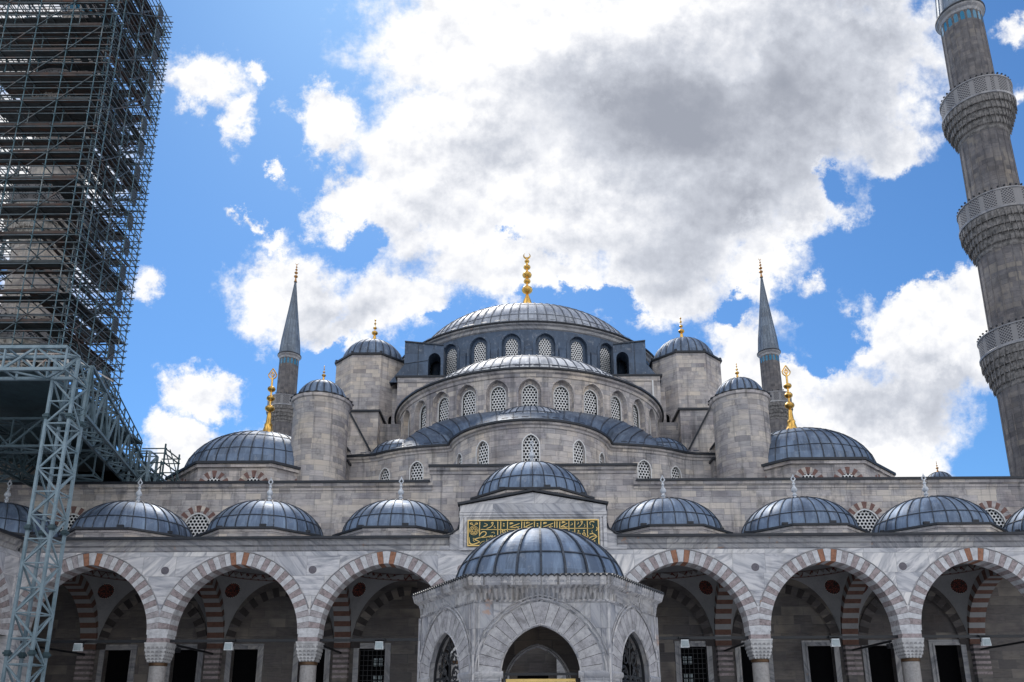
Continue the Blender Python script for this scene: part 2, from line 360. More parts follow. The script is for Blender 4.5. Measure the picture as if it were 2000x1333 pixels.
def paving_mat():
    T, b = newmat('courtyard_marble', .6, 0, .3)
    pos = T.geo(); x, y, z = T.sep(pos)
    idv = T.comb(T.m('FLOOR', T.m('DIVIDE', x, .8)), T.m('FLOOR', T.m('DIVIDE', y, .8)), .5)
    fx = T.m('FRACT', T.m('DIVIDE', x, .8)); fy = T.m('FRACT', T.m('DIVIDE', y, .8))
    j = T.m('MAXIMUM', T.m('LESS_THAN', fx, .02), T.m('LESS_THAN', fy, .02))
    c = T.ramp(T.white(idv), [(0, (.36, .36, .365)), (1, (.52, .51, .50))])
    c = T.mix(T.mapr(T.noise(pos, 1.2, 6, .6), .5, .7), c, (.30, .30, .31, 1))
    T.inp(b.inputs['Base Color'], T.mix(j, c, (.15, .15, .15, 1)))
paving_mat()

# ---------------------------------------------------------------- mesh builder
class MB:
    def __init__(s): s.v = []; s.f = []; s.uv = []; s.m = []; s.sm = []
    def poly(s, pts, mat=0, uv=None, smooth=False):
        i = len(s.v); s.v += [tuple(p) for p in pts]; s.f.append(tuple(range(i, i+len(pts)))); s.m.append(mat); s.sm.append(smooth)
        if uv is None:
            a, b, c = Vector(pts[0]), Vector(pts[1]), Vector(pts[2]); n = (b-a).cross(c-a)
            if n.length < 1e-9 and len(pts) > 3: n = (c-a).cross(Vector(pts[3])-a)
            n = n.normalized() if n.length > 1e-12 else Vector((0, 0, 1))
            if abs(n.z) > .95: uv = [(p[0], p[1]) for p in pts]
            else:
                t = Vector((0, 0, 1)).cross(n).normalized()
                if abs(t.x) > abs(t.y): t = t*(1 if t.x > 0 else -1)
                else: t = t*(1 if t.y > 0 else -1)
                vs = 1/max(.3, sqrt(1-n.z*n.z))
                uv = [(Vector(p).dot(t), p[2]*vs) for p in pts]
        s.uv.append(uv)
    def box(s, x0, x1, y0, y1, z0, z1, mat=0):
        P = [(x0,y0,z0),(x1,y0,z0),(x1,y1,z0),(x0,y1,z0),(x0,y0,z1),(x1,y0,z1),(x1,y1,z1),(x0,y1,z1)]
        for f in ((0,1,5,4),(1,2,6,5),(2,3,7,6),(3,0,4,7),(4,5,6,7),(3,2,1,0)): s.poly([P[i] for i in f], mat)
    def prism_y(s, pts, y0, y1, mat=0, top=None):
        """polygon in (x,z), ccw seen from the camera, extruded from y0 (front) to y1"""
        n = len(pts)
        s.poly([(x, y0, z) for x, z in pts], mat); s.poly([(x, y1, z) for x, z in reversed(pts)], mat)
        for i in range(n):
            (xa, za), (xb, zb) = pts[i], pts[(i+1) % n]
            s.poly([(xa, y1, za), (xb, y1, zb), (xb, y0, zb), (xa, y0, za)], mat)
    def prism_z(s, pts, z0, z1, mat=0, cap=True, capmat=None):
        n = len(pts); acc = 0
        for i in range(n):
            a, b = pts[i], pts[(i+1) % n]; L = sqrt((a[0]-b[0])**2+(a[1]-b[1])**2)
            s.poly([(a[0],a[1],z0),(b[0],b[1],z0),(b[0],b[1],z1),(a[0],a[1],z1)], mat, [(acc,z0),(acc+L,z0),(acc+L,z1),(acc,z1)]); acc += L
        if cap:
            s.poly([(x, y, z1) for x, y in pts], mat if capmat is None else capmat); s.poly([(x, y, z0) for x, y in reversed(pts)], mat)
    def bar(s, p, q, w, h=None, mat=0):
        h = h or w; p = Vector(p); q = Vector(q); d = (q-p)
        if d.length < 1e-6: return
        d.normalize(); up = Vector((0,0,1)) if abs(d.z) < .9 else Vector((0,1,0))
        a = d.cross(up).normalized()*(w/2); b = a.normalized().cross(d).normalized()*(h/2)
        A = [p-a-b, p+a-b, p+a+b, p-a+b]; B = [q-a-b, q+a-b, q+a+b, q-a+b]
        for i in range(4): j = (i+1) % 4; s.poly([A[i], A[j], B[j], B[i]], mat)
        s.poly(A[::-1], mat); s.poly(B, mat)
    def tube(s, p, q, r, n=6, mat=0, r2=None):
        r2 = r if r2 is None else r2
        p = Vector(p); q = Vector(q); d = (q-p).normalized(); up = Vector((0,0,1)) if abs(d.z) < .9 else Vector((0,1,0))
        a = d.cross(up).normalized(); b = a.cross(d).normalized()
        A = [p+(a*cos(2*pi*i/n)+b*sin(2*pi*i/n))*r for i in range(n)]; B = [q+(a*cos(2*pi*i/n)+b*sin(2*pi*i/n))*r2 for i in range(n)]
        for i in range(n): j = (i+1) % n; s.poly([A[i], A[j], B[j], B[i]], mat, smooth=True)
        s.poly(A[::-1], mat); s.poly(B, mat)
    def path(s, pts, r, n=5, mat=0):
        for a, b in zip(pts, pts[1:]): s.tube(a, b, r, n, mat)
    def lathe(s, prof, cx=0, cy=0, n=24, a0=0, a1=2*pi, mat=0, smooth=True, mod=None, matf=None):
        """prof = [(r,z)] bottom to top; angle 0 faces the camera (-y)"""
        R = max(r for r, z in prof); acc = [0]
        for (r0, z0), (r1, z1) in zip(prof, prof[1:]): acc.append(acc[-1]+sqrt((r1-r0)**2+(z1-z0)**2))
        for i in range(n):
            t0 = a0+(a1-a0)*i/n; t1 = a0+(a1-a0)*(i+1)/n
            for j in range(len(prof)-1):
                (r0, z0), (r1, z1) = prof[j], prof[j+1]
                k0 = mod(t0) if mod else 1; k1 = mod(t1) if mod else 1
                P = [(cx+r0*k0*sin(t0), cy-r0*k0*cos(t0), z0), (cx+r0*k1*sin(t1), cy-r0*k1*cos(t1), z0), (cx+r1*k1*sin(t1), cy-r1*k1*cos(t1), z1), (cx+r1*k0*sin(t0), cy-r1*k0*cos(t0), z1)]
                U = [(t0*R, acc[j]+prof[0][1]), (t1*R, acc[j]+prof[0][1]), (t1*R, acc[j+1]+prof[0][1]), (t0*R, acc[j+1]+prof[0][1])]
                if r1 < 1e-6: P = P[:3]; U = U[:3]
                elif r0 < 1e-6: P = [P[0], P[2], P[3]]; U = [U[0], U[2], U[3]]
                s.poly(P, matf(j) if matf else mat, U, smooth)
    def build(s, name, mats, parent=None, weld=True):
        me = bpy.data.meshes.new(name); me.from_pydata(s.v, [], s.f)
        ul = me.uv_layers.new(name='UV')
        flat = [c for f in s.uv for uv in f for c in uv]
        ul.data.foreach_set('uv', flat)
        if isinstance(mats, str): mats = [mats]
        for m in mats: me.materials.append(M[m])
        me.polygons.foreach_set('material_index', s.m); me.polygons.foreach_set('use_smooth', s.sm)
        if weld and any(s.sm):
            import bmesh
            bm = bmesh.new(); bm.from_mesh(me); bmesh.ops.remove_doubles(bm, verts=bm.verts, dist=.0006); bm.to_mesh(me); bm.free()
            try: me.set_sharp_from_angle(angle=radians(38))
            except Exception: pass
        me.update()
        o = bpy.data.objects.new(name, me); COL.objects.link(o)
        if parent is not None: o.parent = parent
        return o

def thing(name, label, cat, loc=(0,0,0), group=None):
    o = bpy.data.objects.new(name, None); COL.objects.link(o); o.location = (0,0,0); o.empty_display_size = .5
    o['label'] = label; o['category'] = cat
    if group: o['group'] = group
    return o
def tag(o, label=None, cat=None, group=None, kind=None):
    if label: o['label'] = label
    if cat: o['category'] = cat
    if group: o['group'] = group
    if kind: o['kind'] = kind
    return o

# ---------------------------------------------------------------- wall maps: (u,z,d) -> 3D ; d > 0 towards the outside
def line_map(x0, y0, x1, y1):
    L = sqrt((x1-x0)**2+(y1-y0)**2); tx, ty = (x1-x0)/L, (y1-y0)/L; nx, ny = ty, -tx
    def f(u, z, d=0): return (x0+tx*u+nx*d, y0+ty*u+ny*d, z)
    f.L = L; f.step = 50; return f
def arc_map(cx, cy, R, step=.6):
    def f(u, z, d=0): t = u/R; return (cx+(R+d)*sin(t), cy-(R+d)*cos(t), z)
    f.step = step; return f
def poly_map(pts, step=.5):
    acc = [0]
    for a, b in zip(pts, pts[1:]): acc.append(acc[-1]+sqrt((a[0]-b[0])**2+(a[1]-b[1])**2))
    nrm = []
    for i in range(len(pts)):
        a = pts[max(0, i-1)]; b = pts[min(len(pts)-1, i+1)]; L = sqrt((a[0]-b[0])**2+(a[1]-b[1])**2); nrm.append(((b[1]-a[1])/L, -(b[0]-a[0])/L))
    def f(u, z, d=0):
        u = min(max(u, 0), acc[-1]); i = 0
        while i < len(acc)-2 and u > acc[i+1]: i += 1
        t = (u-acc[i])/(acc[i+1]-acc[i]); a, b = pts[i], pts[i+1]; na, nb = nrm[i], nrm[i+1]
        return (a[0]+(b[0]-a[0])*t+(na[0]*(1-t)+nb[0]*t)*d, a[1]+(b[1]-a[1])*t+(na[1]*(1-t)+nb[1]*t)*d, z)
    f.L = acc[-1]; f.step = step; f.acc = acc; return f

class Op:
    """an opening: centre u, half width a, bottom zb, springing zs, arch rise"""
    def __init__(s, uc, a, zb, zs, rise=0, n=12):
        s.uc, s.a, s.zb, s.zs, s.rise, s.n = uc, a, zb, zs, rise, n
        s.e = (rise*rise-a*a)/(2*a) if rise > 0 else 0; s.R = a+s.e
    def top(s, u):
        if s.rise <= 0: return s.zs
        du = min(abs(u-s.uc), s.a)
        return s.zs+sqrt(max(0, s.R**2-(du+s.e)**2))
    def us(s):
        if s.rise <= 0: return [s.uc-s.a, s.uc+s.a]
        return [s.uc-s.a*cos(pi*i/s.n) for i in range(s.n+1)]
    def outline(s):
        return [(s.uc-s.a, s.zb)]+[(u, s.top(u)) for u in s.us()]+[(s.uc+s.a, s.zb)]
    def grow(s, g, b=0):
        o = Op(s.uc, s.a+g, s.zb-b, s.zs, 0, s.n); o.rise = 1; o.e = s.e; o.R = s.R+g
        o.a = s.a+g
        if s.rise <= 0: o.rise = 0; o.zs = s.zs+g
        return o

def wall(b, mp, u0, u1, z0, z1, ops=(), depth=.5, mat=0, back=False, reveal=None, top=False):
    us = {round(u0, 5), round(u1, 5)}
    n = max(1, int((u1-u0)/mp.step))
    for i in range(n+1): us.add(round(u0+(u1-u0)*i/n, 5))
    for o in ops:
        for u in o.us(): us.add(round(u, 5))
    us = sorted(us); rm = mat if reveal is None else reveal
    zt = z1 if callable(z1) else (lambda u: z1)
    for ua, ub in zip(us, us[1:]):
        if ub-ua < 1e-4: continue
        mid = (ua+ub)/2; o = next((o for o in ops if abs(mid-o.uc) < o.a), None)
        segs = []
        if o is None: segs.append((z0, z0, zt(ua), zt(ub)))
        else:
            if o.zb > z0+1e-4: segs.append((z0, z0, o.zb, o.zb))
            segs.append((o.top(ua), o.top(ub), zt(ua), zt(ub)))
        for (a0, b0, a1, b1) in segs:
            b.poly([mp(ua,a0), mp(ub,b0), mp(ub,b1), mp(ua,a1)], mat, [(ua,a0),(ub,b0),(ub,b1),(ua,a1)])
            if back: b.poly([mp(ub,b0,-depth), mp(ua,a0,-depth), mp(ua,a1,-depth), mp(ub,b1,-depth)], mat, [(ub,b0),(ua,a0),(ua,a1),(ub,b1)])
        if top: b.poly([mp(ua,zt(ua)), mp(ub,zt(ub)), mp(ub,zt(ub),-depth), mp(ua,zt(ua),-depth)], mat)
    for o in ops:
        pts = o.outline(); acc = 0
        for (ua, za), (ub, zb) in zip(pts, pts[1:]):
            L = sqrt((ua-ub)**2+(za-zb)**2)
            if L > 1e-6: b.poly([mp(ua,za), mp(ub,zb), mp(ub,zb,-depth), mp(ua,za,-depth)], rm, [(0,acc),(0,acc+L),(depth,acc+L),(depth,acc)])
            acc += L
        if o.zb > z0+.01: b.poly([mp(o.uc-o.a,o.zb), mp(o.uc+o.a,o.zb), mp(o.uc+o.a,o.zb,-depth), mp(o.uc-o.a,o.zb,-depth)], rm)

def band(b, mp, u0, u1, prof, mat=0, matf=None):
    """moulding: prof = [(d,z)] swept along the wall"""
    n = max(1, int((u1-u0)/mp.step))
    for i in range(n):
        ua = u0+(u1-u0)*i/n; ub = u0+(u1-u0)*(i+1)/n; acc = 0
        for j in range(len(prof)-1):
            (d0, z0), (d1, z1) = prof[j], prof[j+1]; L = sqrt((d0-d1)**2+(z0-z1)**2)
            b.poly([mp(ua,z0,d0), mp(ub,z0,d0), mp(ub,z1,d1), mp(ua,z1,d1)], matf(j) if matf else mat, [(ua,z0+acc),(ub,z0+acc),(ub,z0+acc+L),(ua,z0+acc+L)]); acc += L
    for u in (u0, u1): b.poly([mp(u, z, d) for d, z in prof], matf(0) if matf else mat)

def panel(b, mp, o, d, mat=0):
    us = o.us()
    if o.rise <= 0: us = [o.uc-o.a, o.uc+o.a]
    for ua, ub in zip(us, us[1:]):
        b.poly([mp(ua,o.zb,d), mp(ub,o.zb,d), mp(ub,o.top(ub),d), mp(ua,o.top(ua),d)], mat, [(ua-o.uc,o.zb),(ub-o.uc,o.zb),(ub-o.uc,o.top(ub)),(ua-o.uc,o.top(ua))])

def frame_strip(b, mp, o, w, d0, d1, mat=0, inner=.0):
    """raised border that follows an opening's outline"""
    g = o.grow(w); n = o.n
    pin = o.outline(); 
    gu = [(g.uc-g.a, o.zb)]+[(g.uc-g.a*cos(pi*i/n), 0) for i in range(n+1)]+[(g.uc+g.a, o.zb)] if o.rise > 0 else None
    if o.rise > 0: pout = [(g.uc-g.a, o.zb)]+[(u, g.top(u)) for u in g.us()]+[(g.uc+g.a, o.zb)]
    else: pout = [(o.uc-o.a-w, o.zb), (o.uc-o.a-w, o.zs+w), (o.uc+o.a+w, o.zs+w), (o.uc+o.a+w, o.zb)]
    for (a, c), (a2, c2) in zip(zip(pin, pin[1:]), zip(pout, pout[1:])):
        b.poly([mp(a[0],a[1],d1), mp(c[0],c[1],d1), mp(c2[0],c2[1],d1), mp(a2[0],a2[1],d1)], mat)
        b.poly([mp(a2[0],a2[1],d1), mp(c2[0],c2[1],d1), mp(c2[0],c2[1],d0), mp(a2[0],a2[1],d0)], mat)
        b.poly([mp(a[0],a[1],d1), mp(c[0],c[1],d1), mp(c[0],c[1],d0), mp(a[0],a[1],d0)], mat)

def arch_ring(b, mp, o, w, proud, n, mats, soffit, keyed=None, clampu=99, joint=None):
    """voussoirs round a pointed arch; mats = cycle of material slots, soffit = depth the stones run inwards"""
    def pt(k, r):     # k in 0..1 along left half then right half
        side = -1 if k <= .5 else 1
        kk = k*2 if k <= .5 else (1-k)*2
        R = o.R+r; ph = acos(max(-1, min(1, -o.e/R))) if r <= 0 else acos(max(-1, min(1, -o.e/o.R)))
        ang = pi+(ph-pi)*kk
        x = o.e+R*cos(ang); z = R*sin(ang)
        if x > 0: x = 0; z = sqrt(max(0, R*R-o.e*o.e))
        if kk >= .999: x = 0; z = sqrt(max(0, R*R-o.e*o.e))
        x = max(-clampu, x)
        return (o.uc+(x if side < 0 else -x), o.zs+z)
    sub = 2
    for i in range(n):
        m = mats[i % len(mats)]
        if keyed and abs(i-(n-1)/2) in keyed: m = keyed[abs(i-(n-1)/2)]
        for q in range(sub):
            k0 = (i+q/sub)/n; k1 = (i+(q+1)/sub)/n
            q0 = -.03 if soffit > 0 else 0
            a0, a1, c0, c1 = pt(k0, q0), pt(k1, q0), pt(k0, w), pt(k1, w)
            b.poly([mp(*a0,proud), mp(*a1,proud), mp(*c1,proud), mp(*c0,proud)], m)
            b.poly([mp(*c0,proud), mp(*c1,proud), mp(*c1,-.01), mp(*c0,-.01)], m)
            i0, i1 = pt(k0, -.03), pt(k1, -.03)
            if soffit > 0: b.poly([mp(*i0,proud), mp(*i1,proud), mp(*i1,-soffit), mp(*i0,-soffit)], m)
        if joint is not None and i:
            k0, k1 = (i-.025)/n, (i+.025)/n; a0, a1, c0, c1 = pt(k0, 0), pt(k1, 0), pt(k0, w), pt(k1, w)
            b.poly([mp(*a0,proud+.003), mp(*a1,proud+.003), mp(*c1,proud+.003), mp(*c0,proud+.003)], joint)

def arch_line(b, mp, o, off, d, r, mat=0, zb=None):
    """thin roll moulding concentric with an arch"""
    g = o.grow(off); n = 20
    pts = [mp(u, g.top(u), d) for u in [g.uc-g.a*cos(pi*i/n) for i in range(n+1)] if abs(u-g.uc) < (3.47 if g.a > 3 else 99)]
    if zb is not None: pts = [mp(g.uc-g.a, zb, d)]+pts+[mp(g.uc+g.a, zb, d)]
    b.path(pts, r, 4, mat)

# ---------------------------------------------------------------- domes and finials
def dome(b, cx, cy, z, R, rise, nr, a0=0, a1=2*pi, rib=.05, ribh=.05, seams=(.38,), mat=0, rmat=1, n=None, nprof=10, tmax=pi/2, melon=0):
    n = n or nr*2
    prof = [(R*cos(t), z+rise*sin(t)) for t in [tmax*i/nprof for i in range(nprof+1)]]
    if tmax >= pi/2-1e-4: prof[-1] = (0, z+rise)
    mod = (lambda a: 1+melon*abs(sin(a*nr/2))) if melon else None
    b.lathe(prof, cx, cy, n*(2 if melon else 1), a0, a1, mat, True, mod)
    k0 = int(round(a0/(2*pi)*nr)); k1 = int(round(a1/(2*pi)*nr))
    full = (a1-a0) > 6.2
    for k in range(k0, k1+(0 if full else 1)):
        a = 2*pi*k/nr
        tx, ty = cos(a), sin(a)
        for j in range(nprof-(1 if tmax > 1.5 else 0)):
            (r0, z0), (r1, z1) = prof[j], prof[j+1]
            w0 = rib/2*min(1, .35+r0/R); w1 = rib/2*min(1, .35+r1/R)
            sx, sy = sin(a), -cos(a)
            nx = (z1-z0); nr_ = (r0-r1); L = sqrt(nx*nx+nr_*nr_) or 1; hn, hz = nx/L*ribh, nr_/L*ribh
            def P(r, zz, s_, w, up): return (cx+(r+(hn if up else -.01))*sx+s_*w*tx, cy+(r+(hn if up else -.01))*sy+s_*w*ty, zz+(hz if up else 0))
            b.poly([P(r0,z0,-1,w0,1), P(r0,z0,1,w0,1), P(r1,z1,1,w1,1), P(r1,z1,-1,w1,1)], rmat)
            b.poly([P(r0,z0,-1,w0,0), P(r0,z0,-1,w0,1), P(r1,z1,-1,w1,1), P(r1,z1,-1,w1,0)], rmat)
            b.poly([P(r0,z0,1,w0,1), P(r0,z0,1,w0,0), P(r1,z1,1,w1,0), P(r1,z1,1,w1,1)], rmat)
    for t in seams:
        r = R*cos(t); zz = z+rise*sin(t); r2 = R*cos(t+.055/R); z2 = z+rise*sin(t+.055/R)
        b.lathe([(r+.005, zz), (r+.03, zz+.012), (r2+.03, z2+.012), (r2+.004, z2)], cx, cy, n, a0, a1, rmat, False)

def crescent(b, c, r, th, mat=0, gap=1.0, depth=None):
    depth = depth or th*1.2; n = 18; pts = []
    for i in range(n+1):
        t = -pi/2-(pi-gap/2)+(2*pi-gap)*i/n
        k = sin(pi*i/n); pts.append((t, max(.12, k)))
    for (t0, k0), (t1, k1) in zip(pts, pts[1:]):
        A = []
        for t, k in ((t0, k0), (t1, k1)):
            x = c[0]+r*cos(t); z = c[2]+r*sin(t); A.append((x, z, th*k, t))
        b.tube((A[0][0], c[1], A[0][1]), (A[1][0], c[1], A[1][1]), A[0][2], 6, mat, A[1][2])

def finial(name, x, y, z, h, parent, mat='gold', kind='main'):
    b = MB(); pr = []
    if kind == 'main':
        balls = [(.49, .066), (.605, .042), (.69, .057), (.795, .043), (.875, .030)]; base = [(.13, -.02), (.09, .12), (.065, .28), (.045, .35), (.025, .40)]; top = .90; ck = 1
    elif kind == 'side':
        balls = [(.42, .066), (.565, .056), (.70, .055)]; base = [(.13, -.02), (.11, .05), (.07, .10), (.05, .17), (.055, .19), (.038, .22), (.028, .34)]; top = .84; ck = 2
    elif kind == 'small':
        balls = [(.42, .115), (.62, .07), (.80, .045)]; base = [(.24, -.02), (.20, .06), (.07, .16), (.05, .30)]; top = .93; ck = 0
    else:   # minaret tip
        balls = [(.22, .085), (.40, .075), (.55, .055), (.68, .04)]; base = [(.07, -.05), (.04, .05), (.03, .12)]; top = .80; ck = 1
    pr = [(r*h, z+t*h) for r, t in base]
    for c, r in balls:
        rr = r*h
        for i in range(7):
            t = -pi/2+pi*i/6; pr.append((max(.013*h, rr*cos(t)), z+c*h+rr*.74*sin(t)))
    pr.append((.014*h, z+top*h)); pr.append((.010*h, z+(top+.02)*h))
    pr.sort(key=lambda p: p[1]) if kind == 'x' else None
    b.lathe(pr, x, y, 14)
    if ck == 1: crescent(b, (x, y, z+(top+.055)*h), .038*h if kind == 'main' else .055*h, .012*h, gap=1.2)
    elif ck == 2:
        # leaf-shaped openwork tip
        P = [(0, .0), (-.045, .035), (-.055, .07), (-.03, .11), (0, .16), (.03, .11), (.055, .07), (.045, .035), (0, 0)]
        b.path([(x+a*h, y, z+(top+c)*h) for a, c in P], .009*h, 5)
        b.path([(x, y, z+top*h), (x, y, z+(top+.12)*h)], .007*h, 5)
        for sx in (-1, 1): b.path([(x, y, z+(top+.03)*h), (x+sx*.028*h, y, z+(top+.07)*h), (x, y, z+(top+.11)*h)], .007*h, 5)
    else: b.lathe([(.035*h, z+top*h), (.028*h, z+(top+.03)*h), (0, z+(top+.07)*h)], x, y, 8)
    return b.build(name, mat, parent)

def stone_finial(x, y, z, parent, h=1.35):
    b = MB()
    pr = [(.26,-.03),(.22,.05),(.10,.14),(.09,.26),(.13,.30),(.13,.34),(.08,.38),(.08,.46),(.15,.52),(.17,.60),(.14,.70),(.07,.80),(.055,.90),(.09,.94),(.09,.98),(.05,1.02),(.045,1.10)]
    k = h/1.5
    b.lathe([(r*k, z+t*k) for r, t in pr], x, y, 12)
    q = z+1.10*k
    b.path([(x,y,q),(x-.12*k,y,q+.14*k),(x,y,q+.34*k),(x+.12*k,y,q+.14*k),(x,y,q)], .035*k, 5)
    b.path([(x,y,q+.30*k),(x,y,q+.42*k)], .025*k, 5)
    return b.build('finial', 'white_finial', parent)

def ngon(cx, cy, r, n, rot=0):   # r = circumradius; ccw
    return [(cx+r*cos(rot+2*pi*i/n), cy+r*sin(rot+2*pi*i/n)) for i in range(n)]
def octagon(cx, cy, apo): return ngon(cx, cy, apo/cos(pi/8), 8, pi/8)
def edge_ring(b, pts, z0, z1, out, mat=0, thick=.4):
    """lead edging round a polygon, standing proud of the wall below"""
    cx = sum(p[0] for p in pts)/len(pts); cy = sum(p[1] for p in pts)/len(pts)
    def sc_(p, o): d = sqrt((p[0]-cx)**2+(p[1]-cy)**2); k = (d+o)/d; return (cx+(p[0]-cx)*k, cy+(p[1]-cy)*k)
    n = len(pts)
    for i in range(n):
        a, c = pts[i], pts[(i+1) % n]
        ao, co, ai, ci = sc_(a,out), sc_(c,out), sc_(a,-thick), sc_(c,-thick)
        b.poly([(*ao,z0),(*co,z0),(*co,z1),(*ao,z1)], mat)
        b.poly([(*ao,z1),(*co,z1),(*ci,z1+.04),(*ai,z1+.04)], mat)
        b.poly([(*co,z0),(*ao,z0),(*ai,z0),(*ci,z0)], mat)
        b.poly([(*ci,z0),(*ai,z0),(*ai,z1+.04),(*ci,z1+.04)], mat)

def add_window(parent, mp, o, depth=.35, frame=.07, name='window', mat='plaster_white', proud=.015, strip=True):
    b = MB(); frame_strip(b, mp, o, frame, -.05, proud, 0) if strip else frame_strip(b, mp, o.grow(-frame*.9), frame*.8, -depth, -depth+.06, 0)
    w = b.build(name, mat, parent)
    l = MB(); panel(l, mp, o, -depth+.02, 0); l.build('lattice', 'window_lattice', w)
    return w
# ================================================================= SETTING
b = MB(); b.poly([(-1500,-600,0),(1500,-600,0),(1500,2500,0),(-1500,2500,0)]); tag(b.build('ground', 'courtyard_marble'), kind='structure')

# ================================================================= MOSQUE
mosque = thing('mosque', 'great grey stone mosque with cascading lead domes rising behind the courtyard wall', 'mosque')

# --- main dome, its drum and the square below
DY, DR, DZ = 73.0, 12.6, 33.9
mb = MB(); dome(mb, 0, DY, DZ+.1, 11.25, 6.4, 84, -pi*.62, pi*.62, .075, .06, (.30, .62, .95), n=120, nprof=14)
dome(mb, 0, DY, DZ+.1, 11.25, 6.4, 84, pi*.62, 2*pi-pi*.62, .075, .06, (), n=40, nprof=10)
md = mb.build('central_dome', ['lead_silver', 'lead_grey_seam'], mosque)
mb = MB(); mp = arc_map(0, DY, DR)
band(mb, mp, -pi*DR, pi*DR, [(0, DZ-.5), (.12, DZ-.42), (.16, DZ-.2), (.34, DZ-.12), (.36, DZ)], 0)
mb.build('dome_cornice', 'marble_moulding', mosque)
mb = MB(); band(mb, mp, -pi*DR, pi*DR, [(.34, DZ+.0), (.50, DZ+.01), (.50, DZ+.12), (-1.5, DZ+.45)], 0)
for k in range(60):
    u = -DR*1.35+k*.57
    if (k*7) % 5 < 3: mb.poly([mp(u,DZ+.3,.32), mp(u+.45,DZ+.3,.32), mp(u+.45,DZ+.42,.22), mp(u,DZ+.42,.22)], 0)
mb.build('dome_eave', 'lead_edge', mosque)
finial('finial', 0, DY, DZ+6.4, 8.6, md, 'gold', 'main')
ops = []
for k in range(-5, 6):
    a = (k+.5 if k >= 0 else k+.5)
    ops.append(Op(radians(12.857)*a*DR, .52, 30.2, 32.2, .60, 8))
mb = MB()
rec = [o.grow(.30, .3) for o in ops]
wall(mb, mp, -DR*1.5, DR*1.5, 28.6, DZ-.45, rec, .3)
wall(mb, mp, DR*1.5, DR*(2*pi-1.5), 28.6, DZ-.45, [], .3)
for r_, o in zip(rec, ops):
    mpi = arc_map(0, DY, DR-.3); k = (DR-.3)/DR
    r2 = Op(r_.uc*k, r_.a*k+.05, r_.zb, r_.zs, 0, 8); r2.rise = 1; r2.e = r_.e; r2.R = r_.R*k+.05
    o2 = Op(o.uc*k, .52, o.zb, o.zs, .60, 8)
    us = sorted(set(r2.us()+o2.us()))
    for ua, ub in zip(us, us[1:]):
        m_ = (ua+ub)/2
        if abs(m_-o2.uc) < o2.a:
            mb.poly([mpi(ua,r2.zb), mpi(ub,r2.zb), mpi(ub,o2.zb), mpi(ua,o2.zb)]); mb.poly([mpi(ua,o2.top(ua)), mpi(ub,o2.top(ub)), mpi(ub,r2.top(ub)), mpi(ua,r2.top(ua))])
        else: mb.poly([mpi(ua,r2.zb), mpi(ub,r2.zb), mpi(ub,r2.top(ub)), mpi(ua,r2.top(ua))])
    frame_strip(mb, mp, r_, .22, 0, .06, 0)
for k in range(-5, 6):
    u = radians(12.857)*k*DR
    a, c = mp(u-.28, 28.6, .18), mp(u+.28, 32.0, .18)
    band(mb, mp, u-.28, u+.28, [(0, 28.7), (.16, 28.7), (.16, 31.6), (.0, 31.9)], 0)
mb.build('drum_wall', 'lead_wall', mosque)
for o in ops:
    mpi = arc_map(0, DY, DR-.3); k = (DR-.3)/DR
    add_window(mosque, mpi, Op(o.uc*k, .55, o.zb, o.zs, .63, 8), .06, .04, mat='lead_wall')
# square base under the drum
mb = MB(); SB = 59.9
mb.box(-10.62, 10.62, SB, 62, 20, 28.85); mb.box(-13.6, 13.6, 62.01, 88, 20, 28.84)
band(mb, line_map(-10.62, SB, 10.62, SB), 0, 21.24, [(0, 28.4), (.1, 28.5), (.14, 28.85)])
mb.build('dome_base', 'limestone', mosque)
mb = MB(); mb.box(-10.8, 10.8, SB-.25, 66, 28.85, 29.0); mb.poly([(-10.8,SB-.1,29.01),(10.8,SB-.1,29.01),(10.8,66,29.3),(-10.8,66,29.3)]); mb.build('base_roof', 'lead_edge', mosque)
# rainwater pipe on the base wall
mb = MB(); mb.tube((10.0, SB-.12, 25.3), (10.0, SB-.12, 28.5), .07, 6); mb.build('drainpipe', 'plaster_white', mosque)
